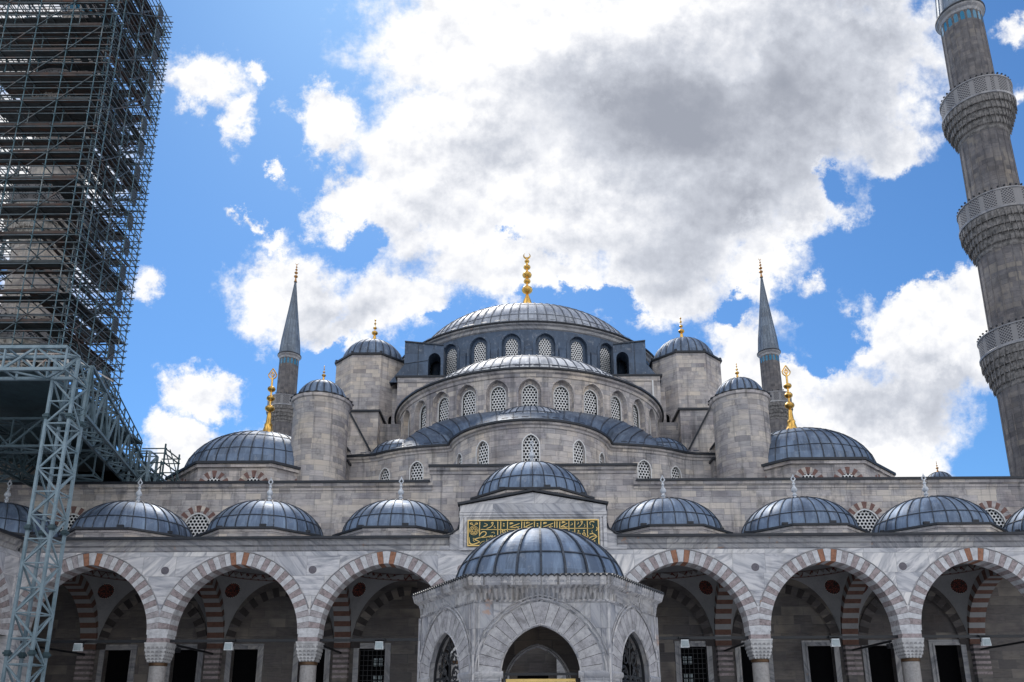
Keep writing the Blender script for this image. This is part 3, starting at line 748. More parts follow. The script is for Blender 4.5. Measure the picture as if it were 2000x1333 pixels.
# flying buttress blocks that hug the drum
for s in (-1, 1):
    mb = MB()
    x0, x1 = (7.05, 10.3) if s < 0 else (7.05, 9.75)
    mpb = line_map(-x1 if s < 0 else x0, 60.9, -x0 if s < 0 else x1, 60.9)
    oc = (x1-x0)-.75 if s < 0 else .75
    zt = (lambda u: 32.6-.35*(u/3.25) if s < 0 else 32.25+.35*(u/3.25))
    wall(mb, mpb, 0, x1-x0, 28.9, zt, [Op(oc, .52, 28.9, 31.0, .6, 8)], 1.6)
    # side faces and sloping top
    for u, m_ in ((0, 0), (x1-x0, 0)):
        p = mpb(u, 0); z_ = zt(u); mb.poly([(p[0], 60.9, 28.9), (p[0], 66.5, 28.9), (p[0], 66.5, z_+.2), (p[0], 60.9, z_)])
    p, q = mpb(0, 0), mpb(x1-x0, 0); mb.poly([(p[0],60.9,zt(0)), (q[0],60.9,zt(x1-x0)), (q[0],66.5,zt(x1-x0)+.2), (p[0],66.5,zt(0)+.2)])
    o_ = x1*s; e_ = (x1+1.2)*s
    mb.poly([(o_,61,29.0), (e_,61,29.0), (o_,61,30.6)]); mb.poly([(o_,61,30.6), (e_,61,29.0), (e_,66,29.0), (o_,66,30.8)])
    bo = mb.build('flying_buttress', 'lead_wall', mosque)
    mb = MB(); p, q = mpb(0, 0), mpb(x1-x0, 0)
    mb.bar((p[0], 60.85, zt(0)+.03), (q[0], 60.85, zt(x1-x0)+.03), .12, .1)
    for f_ in (.35, .75):
        xx = p[0]+(q[0]-p[0])*f_ if s < 0 else p[0]+(q[0]-p[0])*(1-f_)
        mb.bar((xx, 60.87, 29.2 if f_ < .5 else 31.9), (xx, 60.87, 32.3), .05, .03)
    mb.bar((p[0], 60.87, 30.6), (p[0]+(q[0]-p[0])*(.6 if s < 0 else .0)+(0 if s < 0 else .01), 60.87, 30.9), .05, .03)
    mb.build('lead_seam', 'lead_seam', bo)

# --- upper (front) semi-dome with its row of arched windows
SY, SR, SZ = 60.5, 10.3, 25.0
mp = arc_map(0, SY, SR)
mb = MB(); dome(mb, 0, SY, SZ+.12, 8.85, 4.2, 76, -pi/2, pi/2, .07, .05, (.28, .62), n=80)
mb.build('semi_dome', ['lead_pale', 'lead_grey_seam'], mosque)
H2 = SR*pi/2
ops = [Op(radians(12.5)*k*SR, .50, 22.25, 23.45, .58, 10) for k in range(-6, 7)]
rec = [Op(o.uc, .78, 22.0, 23.45, .92, 10) for o in ops]
mb = MB(); wall(mb, mp, -H2, H2, 20.8, SZ-.25, rec, .34)
mpi = arc_map(0, SY, SR-.34); kk = (SR-.34)/SR
for r_, o in zip(rec, ops):
    r2 = Op(r_.uc*kk, r_.a*kk+.02, r_.zb, r_.zs, r_.rise+.01, 10); o2 = Op(o.uc*kk, .50, o.zb, o.zs, .58, 10)
    us = sorted(set(r2.us()+o2.us()))
    for ua, ub in zip(us, us[1:]):
        m_ = (ua+ub)/2
        if abs(m_-o2.uc) < o2.a:
            mb.poly([mpi(ua,r2.zb), mpi(ub,r2.zb), mpi(ub,o2.zb), mpi(ua,o2.zb)], 0); mb.poly([mpi(ua,o2.top(ua)), mpi(ub,o2.top(ub)), mpi(ub,r2.top(ub)), mpi(ua,r2.top(ua))], 0)
        else: mb.poly([mpi(ua,r2.zb), mpi(ub,r2.zb), mpi(ub,r2.top(ub)), mpi(ua,r2.top(ua))], 0)
    frame_strip(mb, mp, r_, .10, 0, .03, 0)
band(mb, mp, -H2, H2, [(0, SZ-.55), (.08, SZ-.5), (.10, SZ-.3), (.26, SZ-.22), (.28, SZ-.08)])
mb.build('semi_dome_wall', 'limestone', mosque)
for o in ops: add_window(mosque, mpi, Op(o.uc*kk, .50, o.zb, o.zs, .58, 10), .16, .06)
mb = MB(); band(mb, mp, -H2, H2, [(.27, SZ-.08), (.42, SZ-.07), (.42, SZ+.06), (-1.6, SZ+.45)])
for k in range(44):
    u = -SR*1.3+k*.62
    if (k*3) % 4 != 1: mb.poly([mp(u,SZ+.24,.2), mp(u+.5,SZ+.24,.2), mp(u+.5,SZ+.36,.12), mp(u,SZ+.36,.12)])
mb.build('semi_dome_eave', 'lead_edge', mosque)

# --- lower exedra level: central lobe and flanking curved walls
EZ = 19.45; LR, LY = 5.2, 50.75
pts = [(LR*sin(radians(t)), LY-LR*cos(radians(t))) for t in range(0, 81, 5)]
side = [(5.7, 50.0), (6.4, 50.1), (7.4, 50.3), (8.5, 50.65), (9.5, 51.15), (10.4, 51.75), (11.2, 52.0), (12.6, 52.1)]
right = pts+side; plan = [(-x, y) for x, y in reversed(right[1:])]+right
mpE = poly_map(plan, .35); mid = mpE.L/2
lobe_L = LR*radians(80)
def lob(t): return mid+LR*radians(t)
ops = [Op(mid, .49, 15.6, 17.95, .64, 10)]+[Op(lob(t), .44, 15.7, 17.95, .58, 10) for t in (-35, 35)]+[Op(lob(t), .40, 15.7, 17.8, .52, 8) for t in (-61, 61)]
s1 = mid+lobe_L+2.45; s2 = mid+lobe_L+4.95
for u in (s1, 2*mid-s1): ops.append(Op(u, .44, 15.2, 17.95, .56, 10))
for u in (s2, 2*mid-s2): ops.append(Op(u, .42, 15.2, 17.85, .54, 10))
mb = MB(); wall(mb, mpE, 0, mpE.L, 12, EZ-.2, sorted(ops, key=lambda o: o.uc), .3)
band(mb, mpE, 0, mpE.L, [(0, EZ-.45), (.07, EZ-.4), (.09, EZ-.28), (.22, EZ-.2), (.24, EZ-.08)])
mb.build('exedra_wall', 'limestone', mosque)
for o in ops: add_window(mosque, mpE, o, .2, .07)
mb = MB(); band(mb, mpE, 0, mpE.L, [(.22, EZ-.08), (.36, EZ-.07), (.36, EZ+.06), (-.4, EZ+.2)])
for k in range(50):
    u = 1+k*.62
    if u < mpE.L-1 and (k*3) % 4 != 1: mb.poly([mpE(u,EZ+.22,.12), mpE(u+.42,EZ+.22,.12), mpE(u+.42,EZ+.32,.04), mpE(u,EZ+.32,.04)])
mb.build('exedra_eave', 'lead_edge', mosque)
mb = MB(); dome(mb, 0, 50.3, EZ+.12, 3.7, 2.4, 44, -pi/2, pi/2, .06, .04, (.5,), n=44)
mb.build('exedra_dome', ['lead_silver', 'lead_seam'], mosque)
for s in (-1, 1):
    mb = MB(); dome(mb, 9.1*s, 54.0, EZ+.1, 2.3, 1.7, 26, -pi*.55, pi*.55, .06, .04, (.5,), n=34)
    mb.build('exedra_dome', ['lead', 'lead_seam'], mosque)
# lead roof lofted between the exedra rim and the semi-dome wall
mb = MB(); N = 84
for i in range(N):
    row = []
    for q in (i, i+1):
        u = mpE.L*q/N; p = mpE(u, EZ+.14, -.1)
        ang = max(-1.52, min(1.52, (u-mid)/mid*1.62)); t_ = (SR-.05)
        row.append((p, (t_*sin(ang), SY-t_*cos(ang), 22.15 if abs(ang) < 1.2 else 22.15-(abs(ang)-1.2)*1.2)))
    (p0, q0), (p1, q1) = row
    K = 4
    for j in range(K):
        f0, f1 = j/K, (j+1)/K
        def L_(p, q, f): h = f**.75; return (p[0]+(q[0]-p[0])*f, p[1]+(q[1]-p[1])*f, p[2]+(q[2]-p[2])*h)
        mb.poly([L_(p0,q0,f0), L_(p1,q1,f0), L_(p1,q1,f1), L_(p0,q0,f1)], 0, [(i*.4,f0*5),((i+1)*.4,f0*5),((i+1)*.4,f1*5),(i*.4,f1*5)], True)
        if i % 3 == 0:
            a, c = L_(p0,q0,f0), L_(p0,q0,f1); mb.bar((a[0],a[1],a[2]+.03), (c[0],c[1],c[2]+.03), .06, .06, 1)
mb.build('exedra_roof', ['lead_roof_dark', 'lead_seam'], mosque)

# --- weight towers, stepped buttresses, turrets and corner domes, one set per side
for s in (-1, 1):
    tx, ty = 13.5*s, 64.0
    oc = octagon(tx, ty, 2.9)
    mb = MB(); mb.prism_z(oc, 24, 31.55, 0)
    mpw = line_map(tx-1.2, 61.1, tx+1.2, 61.1)
    tw = mb.build('weight_tower', 'limestone', mosque)
    mb = MB(); edge_ring(mb, oc, 31.55, 31.7, .16, 0); edge_ring(mb, oc, 31.7, 31.76, .05, 0)
    for k in range(8):
        p = oc[k]; mb.tube((p[0], p[1], 31.7), (p[0], p[1], 31.88), .12, 6)
    mb.build('tower_eave', 'lead_edge', tw)
    mb = MB(); dome(mb, tx, ty, 31.7, 2.6, 2.45, 24, rib=.08, ribh=.05, seams=(), n=48, melon=.045)
    dm = mb.build('tower_dome', ['lead', 'lead_seam'], tw)
    finial('finial', tx, ty, 34.05, 2.4, tw, 'gold', 'small')
    # small arched opening low on the tower's inner face
    a, c = oc[[5, 6][0]], None
    xi = tx-2.9*s
    pA = (tx-1.2*s, 61.1); pB = (tx-2.9*s, 62.8)
    mpd = line_map(pA[0], pA[1], pB[0], pB[1]) if s < 0 else line_map(pB[0], pB[1], pA[0], pA[1])
    mb = MB(); o = Op(mpd.L*.55 if s < 0 else mpd.L*.45, .36, 25.3, 26.0, .42, 8)
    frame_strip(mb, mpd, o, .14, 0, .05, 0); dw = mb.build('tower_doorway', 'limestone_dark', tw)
    mb = MB(); panel(mb, mpd, o, .012, 0); mb.build('doorway_dark', 'dark_void', dw)
    # stepped blocks below
    bt = MB(); X = lambda v: v*s
    def bx(b_, xa, xb, *r): b_.box(min(xa*s, xb*s), max(xa*s, xb*s), *r)
    bx(bt, 11.6, 17.5, 57.6, 68, 12, 25.0)
    bt_ = bt.build('tower_base', 'limestone', mosque)
    bt = MB(); bx(bt, 11.45, 17.6, 57.45, 61.3, 25.0, 25.16); bx(bt, 10.4, 11.6, 60.6, 61.3, 25.0, 25.15); bt.build('base_coping', 'lead_edge', bt_)
    P1 = [(17.4, 12), (17.4, 24.3), (13.45, 24.3), (11.7, 21.1), (11.7, 12)]
    P2 = [(17.4, 12), (17.4, 20.9), (13.2, 20.9), (12.45, 19.9), (12.45, 12)]
    for P, y0, y1, nm in ((P1, 55.6, 57.6, 'sloped_buttress'), (P2, 52.3, 55.6, 'low_buttress')):
        pp = [(x*s, z) for x, z in P]
        if s > 0: pp = pp[::-1]
        bt = MB(); bt.prism_y(pp, y0, y1)
        bo = bt.build(nm, 'limestone', mosque)
        bt = MB()
        for (xa, za), (xb, zb) in zip(P[1:4], P[2:5]):
            if abs(xa-xb) < .05: continue
            bt.bar((xa*s, y0+.05, za+.05), (xb*s, y0+.05, zb+.05), .3, .14)
            bt.poly([(xa*s, y0, za+.06), (xb*s, y0, zb+.06), (xb*s, y1, zb+.06), (xa*s, y1, za+.06)])
        bt.build('buttress_coping', 'lead_edge', bo)
    # recessed wall between sloped buttress and semi-dome
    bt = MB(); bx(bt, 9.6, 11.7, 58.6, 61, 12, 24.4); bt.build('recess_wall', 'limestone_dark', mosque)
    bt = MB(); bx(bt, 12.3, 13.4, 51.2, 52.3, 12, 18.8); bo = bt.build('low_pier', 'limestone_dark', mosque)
    bt = MB(); bx(bt, 12.2, 13.5, 51.05, 52.3, 18.8, 18.95); bt.build('pier_coping', 'lead_edge', bo)

    # round turret
    ux, uy, uz = (-13.95 if s < 0 else 14.05), 50.0, 22.2
    mb = MB(); mb.lathe([(1.82, 12), (1.80, uz-.1)], ux, uy, 40, smooth=True)
    mb.lathe([(1.80, uz-.1), (1.86, uz-.02), (1.88, uz+.1), (1.98, uz+.16), (2.0, uz+.34), (1.7, uz+.38)], ux, uy, 40, smooth=True)
    tr = mb.build('round_turret', 'limestone', mosque)
    mb = MB()
    mod = lambda a: 1+.03*sin(a*22)
    mb.lathe([(1.98, uz+.34), (2.03, uz+.36), (2.03, uz+.42), (1.6, uz+.5)], ux, uy, 176, mod=mod)
    mb.build('scalloped_eave', 'lead_edge', tr)
    mb = MB(); dome(mb, ux, uy, uz+.45, 1.56, 1.45, 20, rib=.08, ribh=.05, seams=(), n=40, melon=.06)
    mb.build('turret_dome', ['lead', 'lead_seam'], tr)
    finial('finial', ux, uy, uz+1.87, 1.25, tr, 'gold', 'small')

    # corner dome on octagonal drum
    sx, sy, sz = 18.3*s, 52.6, 17.35
    og = octagon(sx, sy, 5.45)
    mb = MB(); mb.prism_z(og, 12, sz, 0); mb.prism_z(octagon(sx, sy, 5.6), sz-.22, sz-.02, 0)
    for k in range(8):
        a, c = og[k], og[(k+1) % 8]
        if (a[1]+c[1])/2 > sy+1: continue
        if a[0] > c[0]: a, c = c, a
        mpo = line_map(a[0], a[1], c[0], c[1])
    dr = mb.build('corner_drum', 'limestone', mosque)
    mb = MB(); edge_ring(mb, octagon(sx, sy, 5.6), sz, sz+.16, .1, 0, .8); mb.build('drum_eave', 'lead_edge', dr)
    mb = MB(); dome(mb, sx, sy, sz+.2, 5.15, 3.55, 44, rib=.06, ribh=.05, seams=(.32, .75), n=88)
    for k in range(40):
        a = 2*pi*k/40
        mb.box(sx+5.2*sin(a)-.12, sx+5.2*sin(a)+.12, sy-5.2*cos(a)-.06, sy-5.2*cos(a)+.06, sz+.18, sz+.30, 1)
    dd = mb.build('corner_dome', ['lead', 'lead_seam'], mosque)
    finial('finial', sx, sy, sz+3.7, 5.3, dd, 'gold', 'side')
    for k in range(8):
        a, c = og[k], og[(k+1) % 8]
        if (a[1]+c[1])/2 > sy+1: continue
        if a[0]-c[0] > .01 or (abs(a[0]-c[0]) < .02 and a[1] < c[1]): a, c = c, a
        if abs(a[0]-c[0]) < .05: continue
        mpo = line_map(a[0], a[1], c[0], c[1])
        for uu in ((.5*mpo.L,) if abs(a[1]-c[1]) > .5 else (.5*mpo.L-1.22, .5*mpo.L+1.22)):
            o = Op(uu, .52, 14.6, 15.95, .56, 10)
            mb = MB(); arch_ring(mb, mpo, o, .44, .02, 11, [1, 0], 0)
            wv = mb.build('window', ['brick_red', 'limestone'], dr)
            l = MB(); panel(l, mpo, o, .012); l.build('lattice', 'window_lattice', wv)
    # outer stub block beside the drum
    mb = MB(); mb.box(min(sx+5.3*s, sx+6.6*s), max(sx+5.3*s, sx+6.6*s), 53, 55, 12, 17.9); st = mb.build('corner_block', 'limestone', mosque)
    mb = MB(); mb.box(min(sx+5.2*s, sx+6.75*s), max(sx+5.2*s, sx+6.75*s), 52.85, 55.15, 17.9, 18.05); mb.build('block_coping', 'lead_edge', st)

# --- front wall of the prayer hall with raised centre
mb = MB(); WY = 44.8; WX0, WX1 = -30.3, 44
mp = line_map(WX0, WY, WX1, WY)
def u_(x): return x-WX0
mops = []
for x in (-26.5, -19.25, 19.25, 26.5): mops.append(Op(u_(x), .72, 11.0, 12.75, .80, 10))
zt = lambda u: 15.42 if not (-5.75 < u+WX0 < 5.95) else 16.15
doors = []
for c in (-21, -14, -7, 7, 14, 21):
    for dx in (-1.85, 1.85): doors.append(Op(u_(c+dx), .72, .9, 5.8, 0))
portal = Op(u_(0), 1.3, 0, 5.2, 1.6, 12)
lowops = doors+[portal]
for seg in ((WX0, -5.75, 15.42), (-5.75, 5.95, 16.36), (5.95, WX1, 15.42)):
    wall(mb, mp, u_(seg[0]), u_(seg[1]), 10.4, seg[2]-.25, [o for o in mops if u_(seg[0]) < o.uc < u_(seg[1])], .25)
    cor = [(0, seg[2]-.55), (.06, seg[2]-.5), (.08, seg[2]-.36), (.2, seg[2]-.28), (.24, seg[2]-.12)]
    band(mb, mp, u_(seg[0])-(.2 if seg[2] > 16 else 0), u_(seg[1])+(.2 if seg[2] > 16 else 0), cor)
for x in (-5.75, 5.95): mb.poly([(x,WY,15.0),(x,WY+1,15.0),(x,WY+1,16.3),(x,WY,16.3)])
mb.build('front_wall', 'limestone', mosque)
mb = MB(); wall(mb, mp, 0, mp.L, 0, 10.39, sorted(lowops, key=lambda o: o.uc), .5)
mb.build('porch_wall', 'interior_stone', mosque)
mb = MB()
for seg in ((WX0, -5.9, 15.42), (-6.0, 6.2, 16.36), (6.1, WX1, 15.42)):
    mb.box(seg[0], seg[1], WY-.34, WY+1.2, seg[2]-.12, seg[2]+.02)
mb.box(WX0, WX1, WY+.3, WY+6, 15.0, 15.1)
mb.build('wall_coping', 'lead_edge', mosque)
for o in mops:
    w_ = add_window(mosque, mp, o, .12, .08)
    r_ = MB(); arch_ring(r_, mp, o.grow(.085), .42, .025, 15, [1, 0], 0); r_.build('voussoirs', ['brick_red', 'limestone'], w_)
for i, o in enumerate(sorted(doors, key=lambda o: o.uc)):
    mb = MB(); frame_strip(mb, mp, o, .30, 0, .06, 0); frame_strip(mb, mp, o, .10, 0, .10, 0)
    w_ = mb.build('porch_window', 'marble_moulding', mosque)
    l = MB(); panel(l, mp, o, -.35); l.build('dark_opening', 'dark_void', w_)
    x = o.uc+WX0; l = MB()
    for k in range(5): l.box(x-.72+.24*(k+1)-.015+0, x-.72+.24*(k+1)+.015, WY+.12, WY+.15, .9, 5.8)
    for k in range(18): l.box(x-.72, x+.72, WY+.11, WY+.14, 1.1+k*.27, 1.13+k*.27)
    if abs(abs(x)-8.85) < .1: l.build('window_grille', 'black_iron', w_)
    if abs(abs(x)-8.85) < .1:
        l = MB(); s = -1 if x > 0 else 1
        for cx_ in (.16, .44):
            for k in range(3):
                xx = x+s*cx_
                for q in range(2): l.box(xx-.1, xx+.1, WY+.28, WY+.30, 5.3-k*.95-q*.24-.19, 5.3-k*.95-q*.24)
        l.build('lit_pane', 'pane_lit', w_)
l = MB(); panel(l, mp, portal, -.45); pt_ = l.build('portal_recess', 'interior_stone', mosque)
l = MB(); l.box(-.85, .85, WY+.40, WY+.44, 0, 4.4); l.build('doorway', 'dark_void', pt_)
mb = MB(); frame_strip(mb, mp, portal, .5, 0, .08, 0); mb.build('portal_frame', 'marble_pale', mosque)

# body of the hall behind, sides and back (plain, rarely seen)
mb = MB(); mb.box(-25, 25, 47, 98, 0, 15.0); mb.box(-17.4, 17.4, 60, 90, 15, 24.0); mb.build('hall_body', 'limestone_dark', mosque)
mb = MB(); mb.box(-25.2, 25.2, 46.5, 98.2, 15.0, 15.2); mb.box(-17.6, 17.6, 61.4, 90.2, 24.0, 24.2); mb.build('hall_roof', 'lead_roof', mosque)
# small dome seen far right over the wall
fx, fy = 33.1, 62.0
mb = MB(); mb.prism_z(octagon(fx, fy, 1.05), 0, 20.3); fo = mb.build('small_kiosk', 'limestone', mosque)
mb = MB(); dome(mb, fx, fy, 20.3, 1.02, .95, 16, rib=.06, ribh=.04, seams=(), n=32, melon=.03); mb.build('kiosk_dome', ['lead', 'lead_seam'], fo)
finial('finial', fx, fy, 21.2, 1.0, fo, 'gold_dull', 'small')

# ================================================================= MINARETS
def minaret(label, x, y, shafts, balconies, cone, tip_h, mat='minaret_stone', n=20, base=None, group='stone minarets'):
    """shafts = [(z0,r0,z1,r1)], balconies = [(z floor top of corbel, rail height, R, rshaft)]"""
    t = thing('minaret', label, 'minaret', group=group)
    b = MB()
    b.lathe([p for z0, r0, z1, r1 in shafts for p in ((r0, z0), (r1, z1))], x, y, n, smooth=False)
    for z0, r0, z1, r1 in shafts:
        # vertical angle rolls
        for k in range(n):
            a = 2*pi*k/n; b.tube((x+r0*sin(a), y-r0*cos(a), z0), (x+r1*sin(a), y-r1*cos(a), z1), .035, 4)
    if base: b.prism_z(octagon(x, y, base[0]), 0, base[1]); b.lathe([(base[0]*1.05, base[1]), (shafts[0][1], base[1]+2.2)], x, y, 16, smooth=False)
    sh = b.build('shaft', mat, t)
    for (zc, hr, R, rs) in balconies:
        b = MB(); ch = R*1.0 if R > 2.35 else R*.9
        prof = [(rs, zc-ch), (rs+.06, zc-ch+.1), (rs+.05, zc-ch*.86)]
        st = 4
        for k in range(st):
            f = (k+1)/st; r = rs+(R-rs)*(f**.9)
            prof += [(r-.03, zc-ch*.84+ch*.84*k/st+.01), (r, zc-ch*.84+ch*.84*(k+.55)/st), (r, zc-ch*.84+ch*.84*(k+1)/st)]
        b.lathe(prof, x, y, n*2, smooth=False)
        # stalactite teeth, tier by tier
        for k in range(st):
            f = (k+1)/st; r = rs+(R-rs)*(f**.9); z_ = zc-ch*.84+ch*.84*(k+.5)/st
            m = n*2
            for q in range(m):
                a = 2*pi*(q+.5*(k % 2))/m; w = pi*r/m*.55
                cx_, cy_ = x+(r+.04)*sin(a), y-(r+.04)*cos(a); tx_, ty_ = cos(a)*w, sin(a)*w
                h_ = ch/st*.95
                b.poly([(cx_-tx_, cy_-ty_, z_+h_*.4), (cx_+tx_, cy_+ty_, z_+h_*.4), (cx_+tx_*.5, cy_+ty_*.5, z_-h_*.3), (cx_, cy_, z_-h_*.75), (cx_-tx_*.5, cy_-ty_*.5, z_-h_*.3)])
                i_ = (x+(r-.3)*sin(a), y-(r-.3)*cos(a), z_-h_*.1)
                b.poly([(cx_+tx_, cy_+ty_, z_+h_*.4), i_, (cx_, cy_, z_-h_*.75)]); b.poly([i_, (cx_-tx_, cy_-ty_, z_+h_*.4), (cx_, cy_, z_-h_*.75)])
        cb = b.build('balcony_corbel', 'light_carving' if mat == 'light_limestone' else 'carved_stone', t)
        b = MB(); b.lathe([(R, zc), (R+.09, zc+.02), (R+.10, zc+.16), (R+.02, zc+.2), (R, zc+.24), (R-.3, zc+.24)], x, y, n*2, smooth=False)
        b.lathe([(R+.0, zc+hr-.1), (R+.05, zc+hr-.08), (R+.05, zc+hr), (R-.14, zc+hr), (R-.14, zc+.2)], x, y, n*2, smooth=False)
        bl = b.build('balcony_floor', 'marble_moulding', t)
        b = MB(); b.lathe([(R-.01, zc+.22), (R-.01, zc+hr-.09)], x, y, n*2, smooth=False); b.build('balustrade', 'pierced_marble', bl)
        b = MB(); m = 40 if R > 2.35 else 20; b.lathe([(R-.06, zc+hr-.002), (R-.06, zc+hr+.012), (R-.0, zc+hr+.012), (R-.0, zc+hr-.002)], x, y, m, smooth=False)
        for q in range(m):
            a = 2*pi*q/m; px_, py_ = x+(R-.03)*sin(a), y-(R-.03)*cos(a)
            b.tube((px_, py_, zc+hr), (px_, py_, zc+hr+.1), .02, 4); b.lathe([(0, zc+hr+.08), (.075, zc+hr+.14), (.075, zc+hr+.2), (0, zc+hr+.26)], px_, py_, 6)
        b.build('balcony_lamps', 'black_iron', bl)
    (zb, rb, zt_) = cone
    rsh = shafts[-1][3]
    b = MB(); b.lathe([(rsh, zb-.55), (rsh+.04, zb-.5), (rsh+.06, zb-.25), (rb-.05, zb-.12), (rb, zb)], x, y, n*2, smooth=False); b.build('cornice', 'marble_moulding', t)
    tb = 1.15 if rb > 1.9 else .85
    b = MB()
    for q in range(n):
        a = 2*pi*(q+.5)/n; w = pi*rsh/n*.62; r = rsh*cos(pi/n)+.012
        cx_, cy_ = x+r*sin(a), y-r*cos(a); tx_, ty_ = cos(a)*w, sin(a)*w; z0 = zb-.55-tb; z1 = zb-.6
        zz = z1-(z1-z0)*.25
        b.poly([(cx_-tx_, cy_-ty_, z0), (cx_+tx_, cy_+ty_, z0), (cx_+tx_, cy_+ty_, zz), (cx_+tx_*.5, cy_+ty_*.5, z1-.03), (cx_, cy_, z1), (cx_-tx_*.5, cy_-ty_*.5, z1-.03), (cx_-tx_, cy_-ty_, zz)])
    b.build('tile_band', 'blue_tile', t)
    b = MB(); H = zt_-zb
    b.lathe([(rb, zb), (rb+.05, zb+.02), (rb+.05, zb+.14), (rb-.1, zb+.22)], x, y, n*2, mat=1, smooth=False)
    pr = [(rb-.12, zb+.2), ((rb)*.80, zb+H*.2), (rb*.58, zb+H*.42), (rb*.36, zb+H*.65), (rb*.17, zb+H*.86), (.07, zt_)]
    b.lathe(pr, x, y, n, smooth=False)
    for q in range(n):
        a = 2*pi*q/n
        for (r0, z0), (r1, z1) in zip(pr, pr[1:]): b.tube((x+r0*sin(a), y-r0*cos(a), z0), (x+r1*sin(a), y-r1*cos(a), z1), .03, 4)
    b.build('cone_roof', ['cone_lead', 'lead_edge'], t)
    finial('finial', x, y, zt_-.1, tip_h, t, 'gold_dull' if rb < 1.9 else 'gold', 'tip')
    return t
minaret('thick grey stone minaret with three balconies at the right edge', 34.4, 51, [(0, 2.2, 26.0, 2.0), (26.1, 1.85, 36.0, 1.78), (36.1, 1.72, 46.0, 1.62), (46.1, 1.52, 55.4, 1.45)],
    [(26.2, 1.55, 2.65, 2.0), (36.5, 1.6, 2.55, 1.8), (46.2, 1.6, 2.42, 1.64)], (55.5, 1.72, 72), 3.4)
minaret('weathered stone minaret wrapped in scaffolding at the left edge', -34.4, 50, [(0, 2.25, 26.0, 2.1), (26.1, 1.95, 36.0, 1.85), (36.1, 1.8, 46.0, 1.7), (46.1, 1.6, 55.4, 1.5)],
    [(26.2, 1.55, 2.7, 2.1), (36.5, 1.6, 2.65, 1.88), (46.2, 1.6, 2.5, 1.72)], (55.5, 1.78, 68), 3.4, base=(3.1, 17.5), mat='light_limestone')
minaret('slender far minaret with pointed lead cap left of the domes', -31.7, 98, [(0, 1.7, 41.0, 1.62), (41.1, 1.28, 49.4, 1.22)],
    [(41.6, 1.5, 2.3, 1.62)], (49.4, 1.5, 60.9), 3.2, n=16)
minaret('slender far minaret with pointed lead cap right of the domes', 32.4, 98, [(0, 1.7, 41.0, 1.62), (41.1, 1.28, 49.4, 1.22)],
    [(41.6, 1.5, 2.3, 1.62)], (49.4, 1.5, 61.2), 3.2, n=16)
# ================================================================= COURTYARD ARCADE
AY = 37.5; BAY = 7.0; AT = .9      # front face, bay, wall thickness
ZS, RISE, HALF = 5.82, 3.33, 3.03
mixr = random.Random(11)
ARCMIX = [0 if i % 2 == 0 else mixr.choice((1, 1, 2)) for i in range(41)]
arc = thing('courtyard_arcade', 'veined grey marble arcade with striped pointed arches and lead domes below the mosque', 'arcade')
def arcade_front(parent, mp, centres, u0, u1, raised=None, centre=None):
    ops = [Op(c, HALF, 0, ZS, RISE, 20) for c in centres]
    if centre is not None: ops.append(Op(centre, HALF+.02, 0, ZS, RISE+.01, 20))
    ops.sort(key=lambda o: o.uc)
    b = MB()
    wall(b, mp, u0, u1, ZS-.0001, 9.78, [Op(o.uc, o.a, ZS-.0001, o.zs, o.rise, 20) for o in ops], AT, back=True)
    w = b.build('arcade_wall', 'marble', parent)
    for o in ops:
        b = MB(); arch_ring(b, mp, Op(o.uc, o.a, 0, o.zs, o.rise, 20), .56, .02, 41, ARCMIX, AT, keyed={1.0: 3}, clampu=BAY/2-.004, joint=5)
        r = b.build('striped_arch', ['white_stone', 'mauve_stone', 'grey_stone', 'orange_stone', 'plaster', 'dark_stone'], parent)
        b = MB(); arch_line(b, mp, o, .60, .02, .03); b.build('arch_moulding', 'marble_moulding', r)
    return ops
mpA = line_map(-24.5, AY, 24.5, AY)
cents = [24.5+BAY*k for k in (-3, -2, -1, 1, 2, 3)]
arcade_front(arc, mpA, cents, 0, 49, centre=24.5)
def cornice(b, mp, u0, u1):
    band(b, mp, u0, u1, [(0, 9.72), (.05, 9.78), (.06, 9.95), (.16, 10.02), (.18, 10.2), (.28, 10.26)], 0)
for (a, c) in ((0, 49-24.5-4.0), (24.5+4.0, 49)):
    b = MB(); cornice(b, mpA, a, c); b.build('cornice', 'marble_moulding', arc)
    b = MB(); band(b, mpA, a, c, [(.20, 10.26), (.40, 10.27), (.40, 10.39), (-.2, 10.42)]); b.build('gutter_edge', 'lead_edge', arc)
# marble discs in the spandrels
for x, m_ in ((-17.5, 'porphyry'), (-10.5, 'porphyry'), (-3.45, 'mauve_stone'), (3.45, 'mauve_stone'), (10.5, 'porphyry'), (17.5, 'porphyry')):
    b = MB(); b.tube((x+.02, AY-.012, 8.83), (x+.02, AY+.05, 8.83), .19, 20); b.build('marble_disc', m_, arc)

